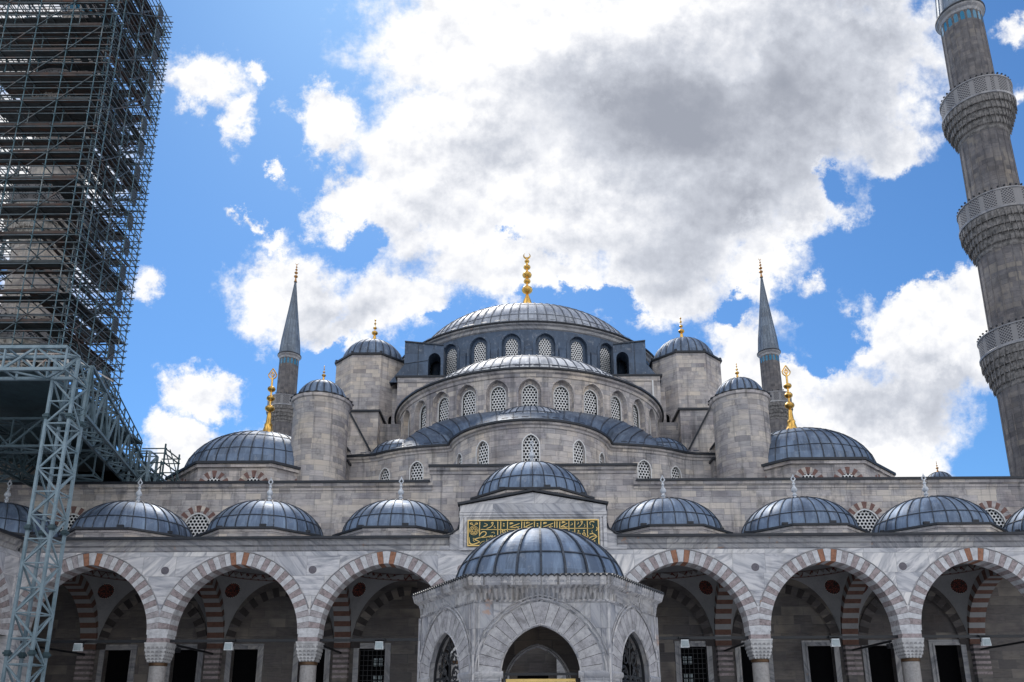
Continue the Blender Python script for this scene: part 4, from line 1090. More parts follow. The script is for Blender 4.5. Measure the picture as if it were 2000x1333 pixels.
def column(parent, x, y):
    b = MB(); b.lathe([(.52, 0), (.52, .22), (.44, .3), (.46, .4), (.38, .46), (.37, 4.42)], x, y, 24)
    c = b.build('column', 'granite', parent)
    b = MB(); b.lathe([(.37, 4.40), (.41, 4.42), (.41, 4.54), (.38, 4.56)], x, y, 24); b.build('bronze_collar', 'bronze', c)
    b = MB()
    # muqarnas capital: tiers that grow from round to square, with hanging teeth
    tiers = [(4.56, .37, .34), (4.68, .41, .38), (4.82, .43, .43), (4.98, .46, .46), (5.16, .49, .49), (5.40, .50, .50)]
    for (z0, r0, q0), (z1, r1, q1) in zip(tiers, tiers[1:]):
        b.box(x-q1, x+q1, y-q1, y+q1, z0+(z1-z0)*.45, z1)
        ng = 5
        for side in range(4):
            for k in range(ng):
                t = -q1+2*q1*(k+.5)/ng; w = q1/ng*.8
                def R_(a, dd, z):
                    return {0: (x+a, y-dd, z), 1: (x+dd, y+a, z), 2: (x-a, y+dd, z), 3: (x-dd, y-a, z)}[side]
                zt_ = z0+(z1-z0)*.5
                b.poly([R_(t-w*.85, q1+.03, zt_+.05), R_(t+w*.85, q1+.03, zt_+.05), R_(t+w*.5, q1+.015, zt_-.05), R_(t, q1+.0, z0-.0), R_(t-w*.5, q1+.015, zt_-.05)], 0)
        b.box(x-q0, x+q0, y-q0, y+q0, z0, z0+(z1-z0)*.45, 1)
    b.box(x-.52, x+.52, y-.52, y+.52, 5.38, 5.46)
    b.build('capital', ['capital_marble', 'capital_shadow'], c)
    b = MB(); b.box(x-.46, x+.46, y-.46, y+.46, 5.46, 5.66, 0); b.box(x-.46, x+.46, y-.46, y+.46, 5.66, ZS, 1)
    b.build('impost_block', ['mauve_stone', 'white_stone'], c)
    return c
YC = AY+AT/2
for x in (-17.5, -10.5, -3.5, 3.5, 10.5, 17.5): column(arc, x, YC)
for s in (-1, 1):
    b = MB(); b.box(min(24.05*s, 25.4*s), max(24.05*s, 25.4*s), AY, AY+AT+.4, 0, ZS); b.build('corner_pier', 'marble', arc)

# tie rods
b = MB()
b.bar((-28, YC-.03, 5.56), (-3.2, YC-.03, 5.56), .08, .13); b.bar((3.2, YC-.03, 5.56), (28, YC-.03, 5.56), .08, .13)
b.build('tie_rod', 'black_iron', arc)
for x in (-24.5, -17.5, -10.5, -3.5, 3.5, 10.5, 17.5, 24.5):
    b = MB(); b.bar((x, YC, 5.54), (x, WY, 5.54), .07, .10); tr_ = b.build('tie_rod', 'black_iron', arc)
    if abs(x) > 5:
        for yy in (YC+1.5, YC+1.95):
            b = MB(); b.box(x-.12, x+.12, yy-.1, yy+.1, 5.2, 5.42); b.bar((x, yy, 5.42), (x, yy, 5.5), .04)
            b.build('rod_lamp', 'black_iron', tr_)

# vaults behind each arch: transverse arches, wall arches, pendentives, painted bands and rosettes
VD = WY-(AY+AT)    # clear depth
def vault(parent, cx, y0, y1, flip=False, transverse=True, central=False):
    a = 3.05; cy = (y0+y1)/2; ay = (y1-y0)/2
    b = MB(); n = 26; R2 = 2*a*a
    # pendentive surface (sail) up to the dome ring
    def zf(x, y):
        X, Y = x/a, y/ay; v = 2-X*X-Y*Y
        return ZS+a*1.25*sqrt(max(0, v))
    zr = ZS+a*1.25
    for i in range(n):
        for j in range(n):
            c = []
            for (p, q) in ((i, j), (i+1, j), (i+1, j+1), (i, j+1)):
                x = -a+2*a*p/n; y = -ay+2*ay*q/n; c.append((cx+x, cy+y, zf(x, y)))
            xm, ym = -a+2*a*(i+.5)/n, -ay+2*ay*(j+.5)/n
            if (xm/a)**2+(ym/ay)**2 > .93: b.poly(c[::-1], 0, smooth=True)
    # dome inside
    for i in range(36):
        for j in range(6):
            c = []
            for p, q in ((i, j), (i+1, j), (i+1, j+1), (i, j+1)):
                t = 2*pi*p/36; f = pi/2*q/6; c.append((cx+a*.985*cos(f)*cos(t), cy+ay*.985*cos(f)*sin(t), zr+.25+1.9*sin(f)))
            b.poly(c, 0, smooth=True)
    v = b.build('vault', 'plaster', parent)
    b = MB(); m = 48
    for (f0, zz0, f1, zz1) in ((1.0, zr-.06, .975, zr+.30),):
        for i in range(m):
            t0, t1 = 2*pi*i/m, 2*pi*(i+1)/m
            b.poly([(cx+a*f0*cos(t0), cy+ay*f0*sin(t0), zz0), (cx+a*f0*cos(t1), cy+ay*f0*sin(t1), zz0), (cx+a*f1*cos(t1), cy+ay*f1*sin(t1), zz1), (cx+a*f1*cos(t0), cy+ay*f1*sin(t0), zz1)], 0,
                   [(t0*a, 0), (t1*a, 0), (t1*a, 1), (t0*a, 1)])
    b.build('painted_band', 'painted_band', v)
    for sx in (-1, 1):
        for sy in (-1, 1):
            b = MB(); px_, py_ = sx*a*.86, sy*ay*.76; r = .47
            C = Vector((cx+px_, cy+py_, zf(px_, py_)))
            nrm = Vector((-px_, -py_, -(C.z-ZS)/1.5)).normalized()
            t1 = nrm.cross(Vector((0, 0, 1))).normalized(); t2 = nrm.cross(t1)
            for i in range(24):
                A = []
                for q in (i, i+1):
                    t = 2*pi*q/24; p = C+(t1*cos(t)+t2*sin(t))*r+nrm*.03
                    A.append(p)
                c0 = C+nrm*.10
                b.poly([c0, A[0], A[1]], 0, [((i+.5)/24, 0), (i/24, 1), ((i+1)/24, 1)])
            b.build('rosette', 'rosette_paint', v)
    # arch on the mosque wall
    b = MB(); mpw = line_map(cx-a-.2, y1-.02, cx+a+.2, y1-.02)
    arch_ring(b, mpw, Op(a+.2, a-.52, 0, ZS, RISE-.42, 18), .52, .10, 27, [0, 1], 0)
    b.build('wall_arch', ['dark_stone', 'interior_stone'], v)
def transverse(parent, x, y0, y1):
    # an arch that spans from column to wall, striped red and white, with wall above
    for s in (-1, 1):
        mp = line_map(x+.42*s, y0, x+.42*s, y1) if s > 0 else line_map(x+.42*s, y1, x+.42*s, y0)
        L = mp.L; o = Op(L/2, L/2-.12, ZS-.001, ZS, (L/2-.12)*1.08, 18)
        b = MB(); wall(b, mp, 0, L, ZS-.001, 10.2, [o], .42)
        w = b.build('cross_wall', 'plaster', parent)
        b = MB(); arch_ring(b, mp, o, .5, .02, 33, [0, 1], .43)
        b.build('cross_arch', ['brown_stone', 'plaster'], w)
    b = MB(); b.box(x-.40, x+.40, y1-.35, y1-.0, 0, ZS, 0)
    for k in range(6): b.box(x-.41, x+.41, y1-.36, y1-.01, 4.2+k*.28, 4.34+k*.28, 1)
    b.build('wall_pilaster', ['interior_stone', 'mauve_stone'], parent)
for c in (-21, -14, -7, 0, 7, 14, 21): vault(arc, c, AY+AT, WY)
for x in (-24.5, -17.5, -10.5, -3.5, 3.5, 10.5, 17.5, 24.5): transverse(arc, x, AY+AT, WY-.03)

# roof and lead domes over the bays
b = MB(); b.box(-28, 28, AY+.25, WY, 10.3, 10.38); b.build('roof', 'lead_roof', arc)
PY = 41.4
def bay_dome(parent, x, y, z=10.42, R=2.98, rise=2.12, apo=3.1, dh=.62, hfin=1.45):
    oc = octagon(x, y, apo)
    b = MB(); b.prism_z(oc, z-.1, z+dh, 0); b.prism_z(octagon(x, y, apo+.05), z+dh-.14, z+dh-.02, 0)
    d = b.build('dome_drum', 'limestone', parent)
    b = MB(); edge_ring(b, octagon(x, y, apo+.06), z+dh, z+dh+.10, .08, 0, .6)
    for k in range(8):
        a = pi/4*k+.25
        b.box(x+(apo-.12)*sin(a)-.16, x+(apo-.12)*sin(a)+.16, y-(apo-.12)*cos(a)-.06, y-(apo-.12)*cos(a)+.06, z+dh+.18, z+dh+.30)
    b.build('dome_eave', 'lead_edge', d)
    b = MB(); dome(b, x, y, z+dh+.06, R, rise, 30, rib=.038, ribh=.045, seams=(.36, 1.05), n=90, nprof=12)
    # lead skirt from the circle out to the octagon
    dm = b.build('dome', ['lead_blue', 'lead_seam'], parent)
    stone_finial(x, y, z+dh+.03+rise, dm, hfin)
    return dm
for c in (-3, -2, -1, 1, 2, 3): bay_dome(arc, c*7.05, PY)
for c in (-4, 4): bay_dome(arc, c*7.05, PY)
# raised centre bay with pediment
b = MB()
PX = 3.52
P = [(-PX, 9.8), (PX, 9.8), (PX, 11.95), (0, 12.62), (-PX, 11.95)]
wallP = [(-PX, AY-.22), (PX, AY-.22)]
b.prism_y([(-PX, 9.78), (PX, 9.78), (PX, 11.9), (0, 12.56), (-PX, 11.9)], AY-.12, AY+.8)
b.build('pediment', 'marble_pale', arc)
b = MB(); b.box(-PX+.05, PX-.05, AY+.8, WY-.3, 10.3, 12.3); b.build('portal_block', 'limestone', arc)
b = MB()
for s in (-1, 1):
    b.bar((0, AY-.02, 12.66), (s*(PX+.12), AY-.02, 11.98), .5, .11)
    b.bar((s*(PX+.02), AY-.05, 12.0), (s*(PX+.02), AY-.05, 11.0), .07, .1)
    b.path([(s*(PX+.03), AY-.1, 11.0), (s*(PX+.10), AY-.1, 10.75), (s*(PX+.35), AY-.1, 10.6), (s*(PX+.45), AY-.1, 10.5), (s*(PX+.75), AY-.1, 10.45)], .045, 5)
    b.poly([(0, AY-.1, 12.70), (s*PX, AY-.1, 12.04), (s*PX, WY-.3, 12.5), (0, WY-.3, 12.9)])
b.build('pediment_edge', 'lead_edge', arc)
b = MB()
for (z0, z1, d) in ((11.42, 11.52, .10), (11.30, 11.42, .05), (11.55, 11.6, .06)): b.box(-PX-.02, PX+.02, AY-.13-d, AY-.1, z0, z1)
for s in (-1, 1):
    for (x0, x1, d) in ((3.2, 3.3, .06), (3.36, 3.52, .10)): b.box(min(s*x0, s*x1), max(s*x0, s*x1), AY-.12-d, AY-.1, 9.8, 11.3)
    b.prism_y([(s*PX, 9.75), (s*(PX+.95), 9.75), (s*(PX+.95), 10.3), (s*(PX+.35), 10.5), (s*(PX+.1), 10.8), (s*PX, 11.0)] if s > 0 else [(s*PX, 9.75), (s*PX, 11.0), (s*(PX+.1), 10.8), (s*(PX+.35), 10.5), (s*(PX+.95), 10.3), (s*(PX+.95), 9.75)], AY-.06, AY+.5)
b.box(-PX, PX, AY-.2, AY-.1, 9.70, 9.82)
b.build('pediment_moulding', 'marble_pale', arc)
cd = bay_dome(arc, 0, PY, z=12.35, R=2.98, rise=2.25, dh=.62)

# side arcades of the courtyard
def side_arcade(s, label):
    t = thing('side_arcade', label, 'arcade')
    X = 24.5*s
    mp = line_map(X, AY-21, X, AY) if s < 0 else line_map(X, AY, X, AY-21)
    # outside normal must face the courtyard
    cs = [3.5, 10.5, 17.5]
    ops = [Op(c, HALF, ZS-.0001, ZS, RISE, 20) for c in cs]
    sgn = 1
    p = mp(1, 0, 1)
    if (p[0]-X)*s > 0: mp = line_map(X, AY, X, AY-21) if s < 0 else line_map(X, AY-21, X, AY)
    b = MB(); wall(b, mp, 0, 21, ZS-.0001, 9.78, ops, AT, back=True); b.build('arcade_wall', 'marble', t)
    for o in ops:
        b = MB(); arch_ring(b, mp, o, .56, .02, 41, ARCMIX, AT, keyed={1.0: 3}, clampu=BAY/2-.004, joint=5)
        b.build('striped_arch', ['white_stone', 'mauve_stone', 'grey_stone', 'orange_stone', 'plaster', 'dark_stone'], t)
    b = MB(); cornice(b, mp, 0, 21-.3 if True else 21); b.build('cornice', 'marble_moulding', t)
    b = MB(); band(b, mp, 0, 21, [(.20, 10.26), (.40, 10.27), (.40, 10.39), (-.2, 10.42)]); b.build('gutter_edge', 'lead_edge', t)
    xc = X+.45*s
    for k in range(1, 4): column(t, xc, AY-7*k)
    x0, x1 = sorted((X+.3*s, X+7.5*s))
    b = MB(); b.box(x0, x1, AY-21, AY+.2, 10.3, 10.38); b.build('roof', 'lead_roof', t)
    x0, x1 = sorted((X+7.2*s, X+8*s))
    b = MB(); b.box(x0, x1, AY-21, AY+7, 0, 10.3); b.build('outer_wall', 'interior_stone', t)
    b = MB(); x0, x1 = sorted((X+AT*s, X+7.2*s)); b.box(x0, x1, AY-21, AY, 9.9, 10.0); b.build('ceiling', 'plaster', t)
    for k in range(3): bay_dome(t, X+3.9*s, AY-3.5-7*k)
    b = MB(); b.bar((X+.4*s, AY-21, 5.56), (X+.4*s, AY, 5.56), .07, .1); b.build('tie_rod', 'black_iron', t)
    return t
side_arcade(-1, 'side arcade of striped arches turning towards the viewer at the left edge')

# ================================================================= CALLIGRAPHY PANEL
SX0, SX1, SZ0, SZ1 = -3.09, 3.09, 9.90, 11.14
YP = AY-.2
def sign_pt(px_, pz_):   # panel design space 1574 x 319 (y down)
    return SX0+(px_-183)/1574*(SX1-SX0), SZ1-(pz_-168)/319*(SZ1-SZ0)
panel_o = MB(); panel_o.box(SX0-.02, SX1+.02, YP-.02, AY-.1, SZ0-.02, SZ1+.02)
sg = panel_o.build('calligraphy_panel', 'green_panel')
tag(sg, 'dark green panel of gold Arabic calligraphy above the central arch', 'sign')
b = MB()
for (x0, x1, z0, z1) in ((SX0-.05, SX1+.05, SZ1-.03, SZ1+.02), (SX0-.05, SX1+.05, SZ0-.02, SZ0+.03), (SX0-.05, SX0, SZ0+.03, SZ1-.03), (SX1, SX1+.05, SZ0+.03, SZ1-.03)):
    b.box(x0, x1, YP-.05, YP-.0, z0, z1)
b.build('panel_frame', 'gold_paint', sg)
b = MB()
def stroke(pts, w0=13, w1=None, wm=None):
    w0 *= .74; w1 = None if w1 is None else w1*.74; wm = None if wm is None else wm*.74
    w1 = w0 if w1 is None else w1; wm = (w0+w1)/2 if wm is None else wm
    # Catmull-Rom through the points
    P = [pts[0]]+list(pts)+[pts[-1]]; out = []
    if len(pts) == 2: out = list(pts)
    else:
        for i in range(1, len(P)-2):
            p0, p1, p2, p3 = P[i-1], P[i], P[i+1], P[i+2]
            for k in range(5):
                t = k/5; out.append(tuple(.5*((2*p1[j])+(-p0[j]+p2[j])*t+(2*p0[j]-5*p1[j]+4*p2[j]-p3[j])*t*t+(-p0[j]+3*p1[j]-3*p2[j]+p3[j])*t**3) for j in (0, 1)))
        out.append(pts[-1])
    n = len(out); Lf = []; Rt = []
    for i, p in enumerate(out):
        a = out[max(0, i-1)]; c = out[min(n-1, i+1)]; dx, dy = c[0]-a[0], c[1]-a[1]; L = sqrt(dx*dx+dy*dy) or 1
        t = i/(n-1); w = (w0*(1-2*t)+wm*2*t) if t < .5 else (wm*(2-2*t)+w1*(2*t-1))
        Lf.append((p[0]-dy/L*w/2, p[1]+dx/L*w/2)); Rt.append((p[0]+dy/L*w/2, p[1]-dx/L*w/2))
    for i in range(n-1):
        q = [sign_pt(*Lf[i]), sign_pt(*Rt[i]), sign_pt(*Rt[i+1]), sign_pt(*Lf[i+1])]
        b.poly([(x, YP-.045, z) for x, z in q], 0)
        for k in range(4):
            (xa, za), (xb, zb_) = q[k], q[(k+1) % 4]; b.poly([(xa, YP-.045, za), (xb, YP-.045, zb_), (xb, YP-.02, zb_), (xa, YP-.02, za)], 0)
def dot(x, y, r=10): stroke([(x-r*.7, y), (x+r*.7, y)], r*1.5)
# uprights (alifs and lams)
for x, y0, y1 in ((316,180,370),(537,178,420),(573,180,395),(655,180,330),(828,180,290),(860,185,290),(983,180,275),(1062,185,272),(1230,180,290),(1258,180,300),(1292,185,300),(1403,180,320),(1475,180,350),(1628,180,420),(1183,230,262)):
    stroke([(x, y0), (x+2, y0+12), (x, y1)], 17, 11, 13); stroke([(x-2, y0+3), (x+10, y0+16)], 10, 3)
stroke([(330, 284), (600, 287), (1000, 284), (1300, 278), (1690, 276)], 10)
stroke([(1640, 278), (1690, 275), (1702, 250), (1688, 232)], 11, 8)
stroke([(1668, 235), (1660, 205), (1690, 190), (1715, 200)], 7, 14)
# long diagonal kafs
for x in (684, 868, 1092, 1306):
    w = 120 if x in (684, 1092) else (95 if x == 868 else 80)
    stroke([(x, 258), (x+w, 210)], 13, 10)
    stroke([(x-2, 258), (x+60, 262), (x+w, 250)], 8)
for x, y in ((700, 210), (1110, 208), (900, 205), (1335, 200)):
    stroke([(x-12, y+14), (x-10, y-8), (x+24, y-4), (x-10, y+6)], 8, 14, 12)
for x, y in ((765, 262), (935, 262), (1170, 258), (1345, 262)): stroke([(x-10, y-6), (x+12, y-8), (x+24, y+14)], 8, 14)
# upper small letters and points
stroke([(365, 245), (400, 238), (410, 222), (375, 205)], 11, 7); stroke([(404, 272), (455, 250), (480, 215), (478, 195), (460, 200), (470, 216)], 9, 8, 12)
stroke([(500, 235), (490, 250), (512, 262), (496, 268)], 6, 8)
for x, y in ((612, 214), (612, 240), (1022, 216), (1022, 242), (1520, 310), (1588, 308), (1450, 322)): dot(x, y, 12)
stroke([(890, 215), (915, 205), (905, 190)], 8, 5); stroke([(1425, 235), (1450, 225), (1440, 205)], 9, 5)
stroke([(1505, 225), (1525, 210), (1515, 195)], 8, 5); stroke([(1520, 262), (1560, 225), (1570, 190), (1552, 190), (1560, 212)], 8, 6, 10); stroke([(1590, 262), (1600, 240), (1590, 222)], 7, 5)
# lower line, left (wusta) word
stroke([(320, 350), (345, 318), (380, 312), (398, 330), (380, 362), (330, 388)], 12, 14, 14)
stroke([(330, 388), (300, 392), (262, 410), (300, 428), (322, 440)], 12, 10, 15)
stroke([(325, 440), (250, 468), (205, 462), (195, 430), (192, 380)], 12, 6, 20)
stroke([(330, 388), (400, 380), (424, 372), (436, 382), (448, 362), (458, 380), (472, 360), (480, 395), (512, 402), (525, 380), (505, 366), (486, 382)], 10, 10, 11)
stroke([(512, 402), (495, 440), (440, 470), (410, 455), (405, 400)], 10, 4, 14)
stroke([(235, 395), (255, 400), (240, 420), (262, 440)], 7, 7); stroke([(320, 468), (345, 440), (380, 430)], 5, 8)
stroke([(460, 328), (490, 318), (496, 338)], 7, 9)
# ta marbuta and ha
stroke([(578, 345), (615, 340), (628, 310), (605, 290), (590, 310), (610, 335)], 10, 8, 12)
stroke([(610, 290), (600, 320), (640, 335)], 8, 8)
# hafizu, right word
stroke([(1655, 350), (1690, 345), (1735, 372), (1690, 378), (1648, 405), (1680, 424), (1745, 380)], 14, 12, 11)
stroke([(1645, 372), (1600, 385), (1600, 350), (1588, 332), (1568, 350), (1590, 365)], 12, 9, 12)
stroke([(1570, 372), (1500, 345), (1520, 335), (1550, 350)], 12, 8); stroke([(1690, 305), (1682, 320), (1698, 345)], 6, 9)
stroke([(1700, 440), (1720, 430), (1712, 450), (1738, 466)], 6, 7); stroke([(1733, 310), (1748, 290), (1742, 262)], 12, 10)
stroke([(1150, 262), (1180, 300)], 10, 8); stroke([(690, 320), (700, 330)], 12)
# rosette of interlaced script at the left end
cx_, cy_ = 247, 296
for r in (55, 40):
    stroke([(cx_+r*cos(2*pi*i/16), cy_+r*1.02*sin(2*pi*i/16)) for i in range(17)], 6)
for k in range(6):
    a = pi/3*k
    stroke([(cx_+52*cos(a), cy_+52*sin(a)), (cx_+22*cos(a+.9), cy_+22*sin(a+.9)), (cx_+50*cos(a+1.9), cy_+50*sin(a+1.9))], 5)
    stroke([(cx_+12*cos(a), cy_+12*sin(a)), (cx_+26*cos(a+.5), cy_+26*sin(a+.5))], 6)
for s in (-1, 1): stroke([(cx_, 238), (cx_+s*18, 220), (cx_+s*44, 212), (cx_+s*36, 200), (cx_+s*10, 206)], 6, 5, 14)
b.build('gold_script', 'gold_paint', sg)

# ================================================================= FLOODLIGHTS ON THE TIE RODS
names = {-3: 'in the leftmost bay beside the lattice mast', -2: 'in the second bay from the left', -1: 'just left of the fountain pavilion',
         1: 'just right of the fountain pavilion', 2: 'in the second bay from the right', 3: 'in the rightmost bay'}
for k in (-3, -2, -1, 1, 2, 3):
    x = 7*k+(-.2 if k < 0 else .0)
    t = thing('floodlight', 'small white floodlight on the tie rod '+names[k], 'floodlight', group='floodlights on the tie rods')
    b = MB(); y0 = YC-.32; z0 = 5.30
    b.prism_y([(x-.20, z0-.20), (x+.20, z0-.20), (x+.17, z0+.16), (x-.17, z0+.16)], y0, y0+.18); b.box(x-.13, x+.13, y0+.18, y0+.26, z0-.12, z0+.1)
    b.build('housing', 'lamp_white', t)
    b = MB(); b.box(x-.165, x+.165, y0-.012, y0-.001, z0-.165, z0+.12); b.build('lens', 'pane_lit', t)
    b = MB(); b.box(x-.26, x+.26, y0+.05, y0+.3, z0+.24, z0+.30)
    for s in (-1, 1): b.bar((x+s*.22, y0+.1, z0-.02), (x+s*.22, y0+.1, z0+.27), .03, .05)
    b.build('bracket', 'black_iron', t)

# ================================================================= FOUNTAIN PAVILION
fo = thing('fountain_pavilion', 'six-sided marble fountain pavilion with ribbed lead dome in the courtyard centre', 'fountain')
FX, FY = .0, 25.35; SD = 3.70     # side of the hexagon of the walls
hexp = ngon(FX, FY, SD, 6, pi/3*2*0)      # flat faces towards -y
order = [hexp[3], hexp[4], hexp[5], hexp[0], hexp[1], hexp[2]]
for i in range(6):
    a, c = order[i], order[(i+1) % 6]
    mp = line_map(a[0], a[1], c[0], c[1]); L = mp.L
    o = Op(L/2, 1.10, .0, 2.95, 1.36, 16)
    b = MB(); wall(b, mp, 0, L, 0, 4.95, [o], .34, reveal=0)
    w = b.build('arched_wall', 'marble_fountain', fo)
    b = MB(); mq = (lambda u, z, d=0, mp=mp: mp(u, z, d-.345)); mq.step = 50; wall(b, mq, .2, L-.2, 0, 4.95, [Op(L/2, 1.10, .0, 2.95, 1.36, 16)], .01); b.build('inner_face', 'interior_stone', w)
    # radiating voussoirs as one band with own joints
    b = MB(); arch_ring(b, mp, o, .62, .018, 19, [0, 1], .0, joint=2); b.build('arch_stones', ['fountain_light', 'fountain_dark', 'dark_stone'] if 'fountain_light' in M else ['marble_fountain', 'marble_fountain'], w)
    b = MB(); arch_line(b, mp, o, .70, .03, .035, zb=3.1); arch_line(b, mp, o, .80, .02, .02, zb=3.1)
    arch_line(b, mp, o, .0, .01, .035, zb=0)
    band(b, mp, 0, L/2-1.02, [(0, 2.86), (.06, 2.92), (.07, 3.0), (.03, 3.05), (0, 3.06)]); band(b, mp, L/2+1.02, L, [(0, 2.86), (.06, 2.92), (.07, 3.0), (.03, 3.05), (0, 3.06)])
    b.tube(mp(0.02, 0, .03), mp(0.02, 4.9, .03), .05, 6); b.tube(mp(.16, 0, .01), mp(.16, 4.9, .01), .025, 5); b.tube(mp(L-.16, 0, .01), mp(L-.16, 4.9, .01), .025, 5)
    b.build('mouldings', 'marble_fountain', w)
    # wrought grille in the side openings
    b = MB()
    if i in (0, 2):
        g = o.grow(-.03)
        frame_strip(b, mp, o.grow(-.09), .07, -.2, -.14)
        def gp(u, z): return mp(L/2+u, z, -.17)
        def spiral(u, z, r, dr, turns=1.4, a0=0):
            pts = [gp(u+dr*(r*(1-.75*t/20))*cos(a0+turns*2*pi*t/20), z+(r*(1-.75*t/20))*sin(a0+turns*2*pi*t/20)) for t in range(21)]
            b.path(pts, .022, 4)
        for z in (2.6, 3.05, 3.5):
            w_ = .78*(1-(max(0, z-3.0)/1.3)**1.6)
            for s in (-1, 1):
                spiral(s*w_*.5, z, .20+.05*w_, s, 1.3, 1.0); spiral(s*w_*.82, z+.22, .12, -s, 1.2, 2)
                b.path([gp(0, z-.2), gp(s*.15, z-.05), gp(s*w_*.5, z+.2), gp(s*w_*.9, z+.1)], .022, 4)
        spiral(-.13, 3.86, .12, -1, 1.2); spiral(.13, 3.86, .12, 1, 1.2)
        b.path([gp(0, .8), gp(0, 4.15)], .028, 5)
        for z in (2.35, 2.85): b.path([gp(-.98, z), gp(.98, z)], .025, 4)
        b.build('scroll_grille', 'black_iron', w)
    b3 = MB(); arch_line(b3, mq, Op(L/2, 1.10, .0, 2.95, 1.36, 16), .05, .02, .05, zb=.1); b3.build('inner_moulding', 'marble_pale', w)
    b2 = MB(); b2.bar(mp(L/2-1.02, 2.98, -.2), mp(L/2+1.02, 2.98, -.2), .06, .07); b2.build('tie_rod', 'black_iron', w)
# cornice: fluted cavetto under a scalloped lead edge
CS = SD+.0
b = MB(); lead_b = MB()
for i in range(6):
    a, c = order[i], order[(i+1) % 6]; mp = line_map(a[0], a[1], c[0], c[1]); L = mp.L
    m = 26
    prof = [(.02, 4.93), (.04, 5.0), (.06, 5.18), (.10, 5.30), (.19, 5.38), (.21, 5.44)]
    def ex(u, d): return (u-L/2)*(1+1.1547*d/L)+L/2      # grow with the offset so that corners meet
    for k in range(m*2):
        u0 = L*k/(m*2); u1 = L*(k+1)/(m*2)
        f0 = .09 if k % 2 == 0 else 0; f1 = 0 if k % 2 == 0 else .09
        for j in range(len(prof)-1):
            (d0, z0), (d1, z1) = prof[j], prof[j+1]
            g0 = 1 if 1 <= j <= 3 else 0; g1 = 1 if 1 <= j+1 <= 3 else 0
            b.poly([mp(ex(u0,d0), z0, d0-f0*g0), mp(ex(u1,d0), z0, d0-f1*g0), mp(ex(u1,d1), z1, d1-f1*g1), mp(ex(u0,d1), z1, d1-f0*g1)])
    # scalloped lead lip
    ms = 25
    for k in range(ms*4):
        u0 = L*k/(ms*4); u1 = L*(k+1)/(ms*4)
        w0 = .055*abs(sin(pi*k/4)); w1 = .055*abs(sin(pi*(k+1)/4))
        b.poly([mp(ex(u0,.21), 5.44, .21), mp(ex(u1,.21), 5.44, .21), mp(ex(u1,.25), 5.60+w1, .25), mp(ex(u0,.25), 5.60+w0, .25)])
        lead_b.poly([mp(ex(u0,.27), 5.59+w0, .27), mp(ex(u1,.27), 5.59+w1, .27), mp(ex(u1,.27), 5.63+w1, .27), mp(ex(u0,.27), 5.63+w0, .27)])
        lead_b.poly([mp(ex(u0,.27), 5.59+w0, .27), mp(ex(u1,.27), 5.59+w1, .27), mp(ex(u1,.2), 5.57+w1, .2), mp(ex(u0,.2), 5.57+w0, .2)])
        lead_b.poly([mp(ex(u0,.27), 5.63+w0, .27), mp(ex(u1,.27), 5.63+w1, .27), mp(ex(u1,-.5), 5.76, -.5), mp(ex(u0,-.5), 5.76, -.5)], smooth=False)
        if k % 4 == 2: lead_b.tube(mp(ex(u0,.27), 5.60+w0, .28), mp(ex(u0,-.3), 5.74, -.3), .035, 5)
b.build('cornice', 'marble_streaked', fo)
lead_b.build('scalloped_edge', 'lead_edge', fo)
b = MB(); b.poly([(x, y, 5.70) for x, y in ngon(FX, FY, SD-.4, 6)]); b.poly([(x, y, 4.9) for x, y in reversed(ngon(FX, FY, SD-.3, 6))])
b.build('roof_slab', 'interior_stone', fo)
b = MB(); dome(b, FX+.05, FY, 5.66, 2.72, 2.05, 24, rib=.06, ribh=.05, seams=(.42,), n=96, nprof=14)
b.build('dome', ['lead_blue', 'lead_seam'], fo)
# inner basin screen with gilt lattice band
b = MB(); b.prism_z(ngon(FX, FY, 1.7, 12), 0, 2.5, 0); b.build('basin', 'marble_pale', fo)
b = MB(); mp = line_map(FX-1.0, FY-2.9, FX+1.0, FY-2.9)
b.box(FX-.95, FX+.95, FY-2.92, FY-2.88, 2.78, 2.86)
for k in range(20):
    x = FX-.95+.1*k; b.bar((x, FY-2.9, .3), (x, FY-2.9, 2.8), .015)
    b.path([(x, FY-2.9, 2.55), (x+.05, FY-2.9, 2.62), (x+.1, FY-2.9, 2.55), (x+.05, FY-2.9, 2.48), (x, FY-2.9, 2.55)], .012, 4)
    b.path([(x, FY-2.9, 2.70), (x+.05, FY-2.9, 2.77), (x+.1, FY-2.9, 2.70), (x+.05, FY-2.9, 2.63), (x, FY-2.9, 2.70)], .012, 4)
b.build('gilt_screen', 'gold_paint', fo)
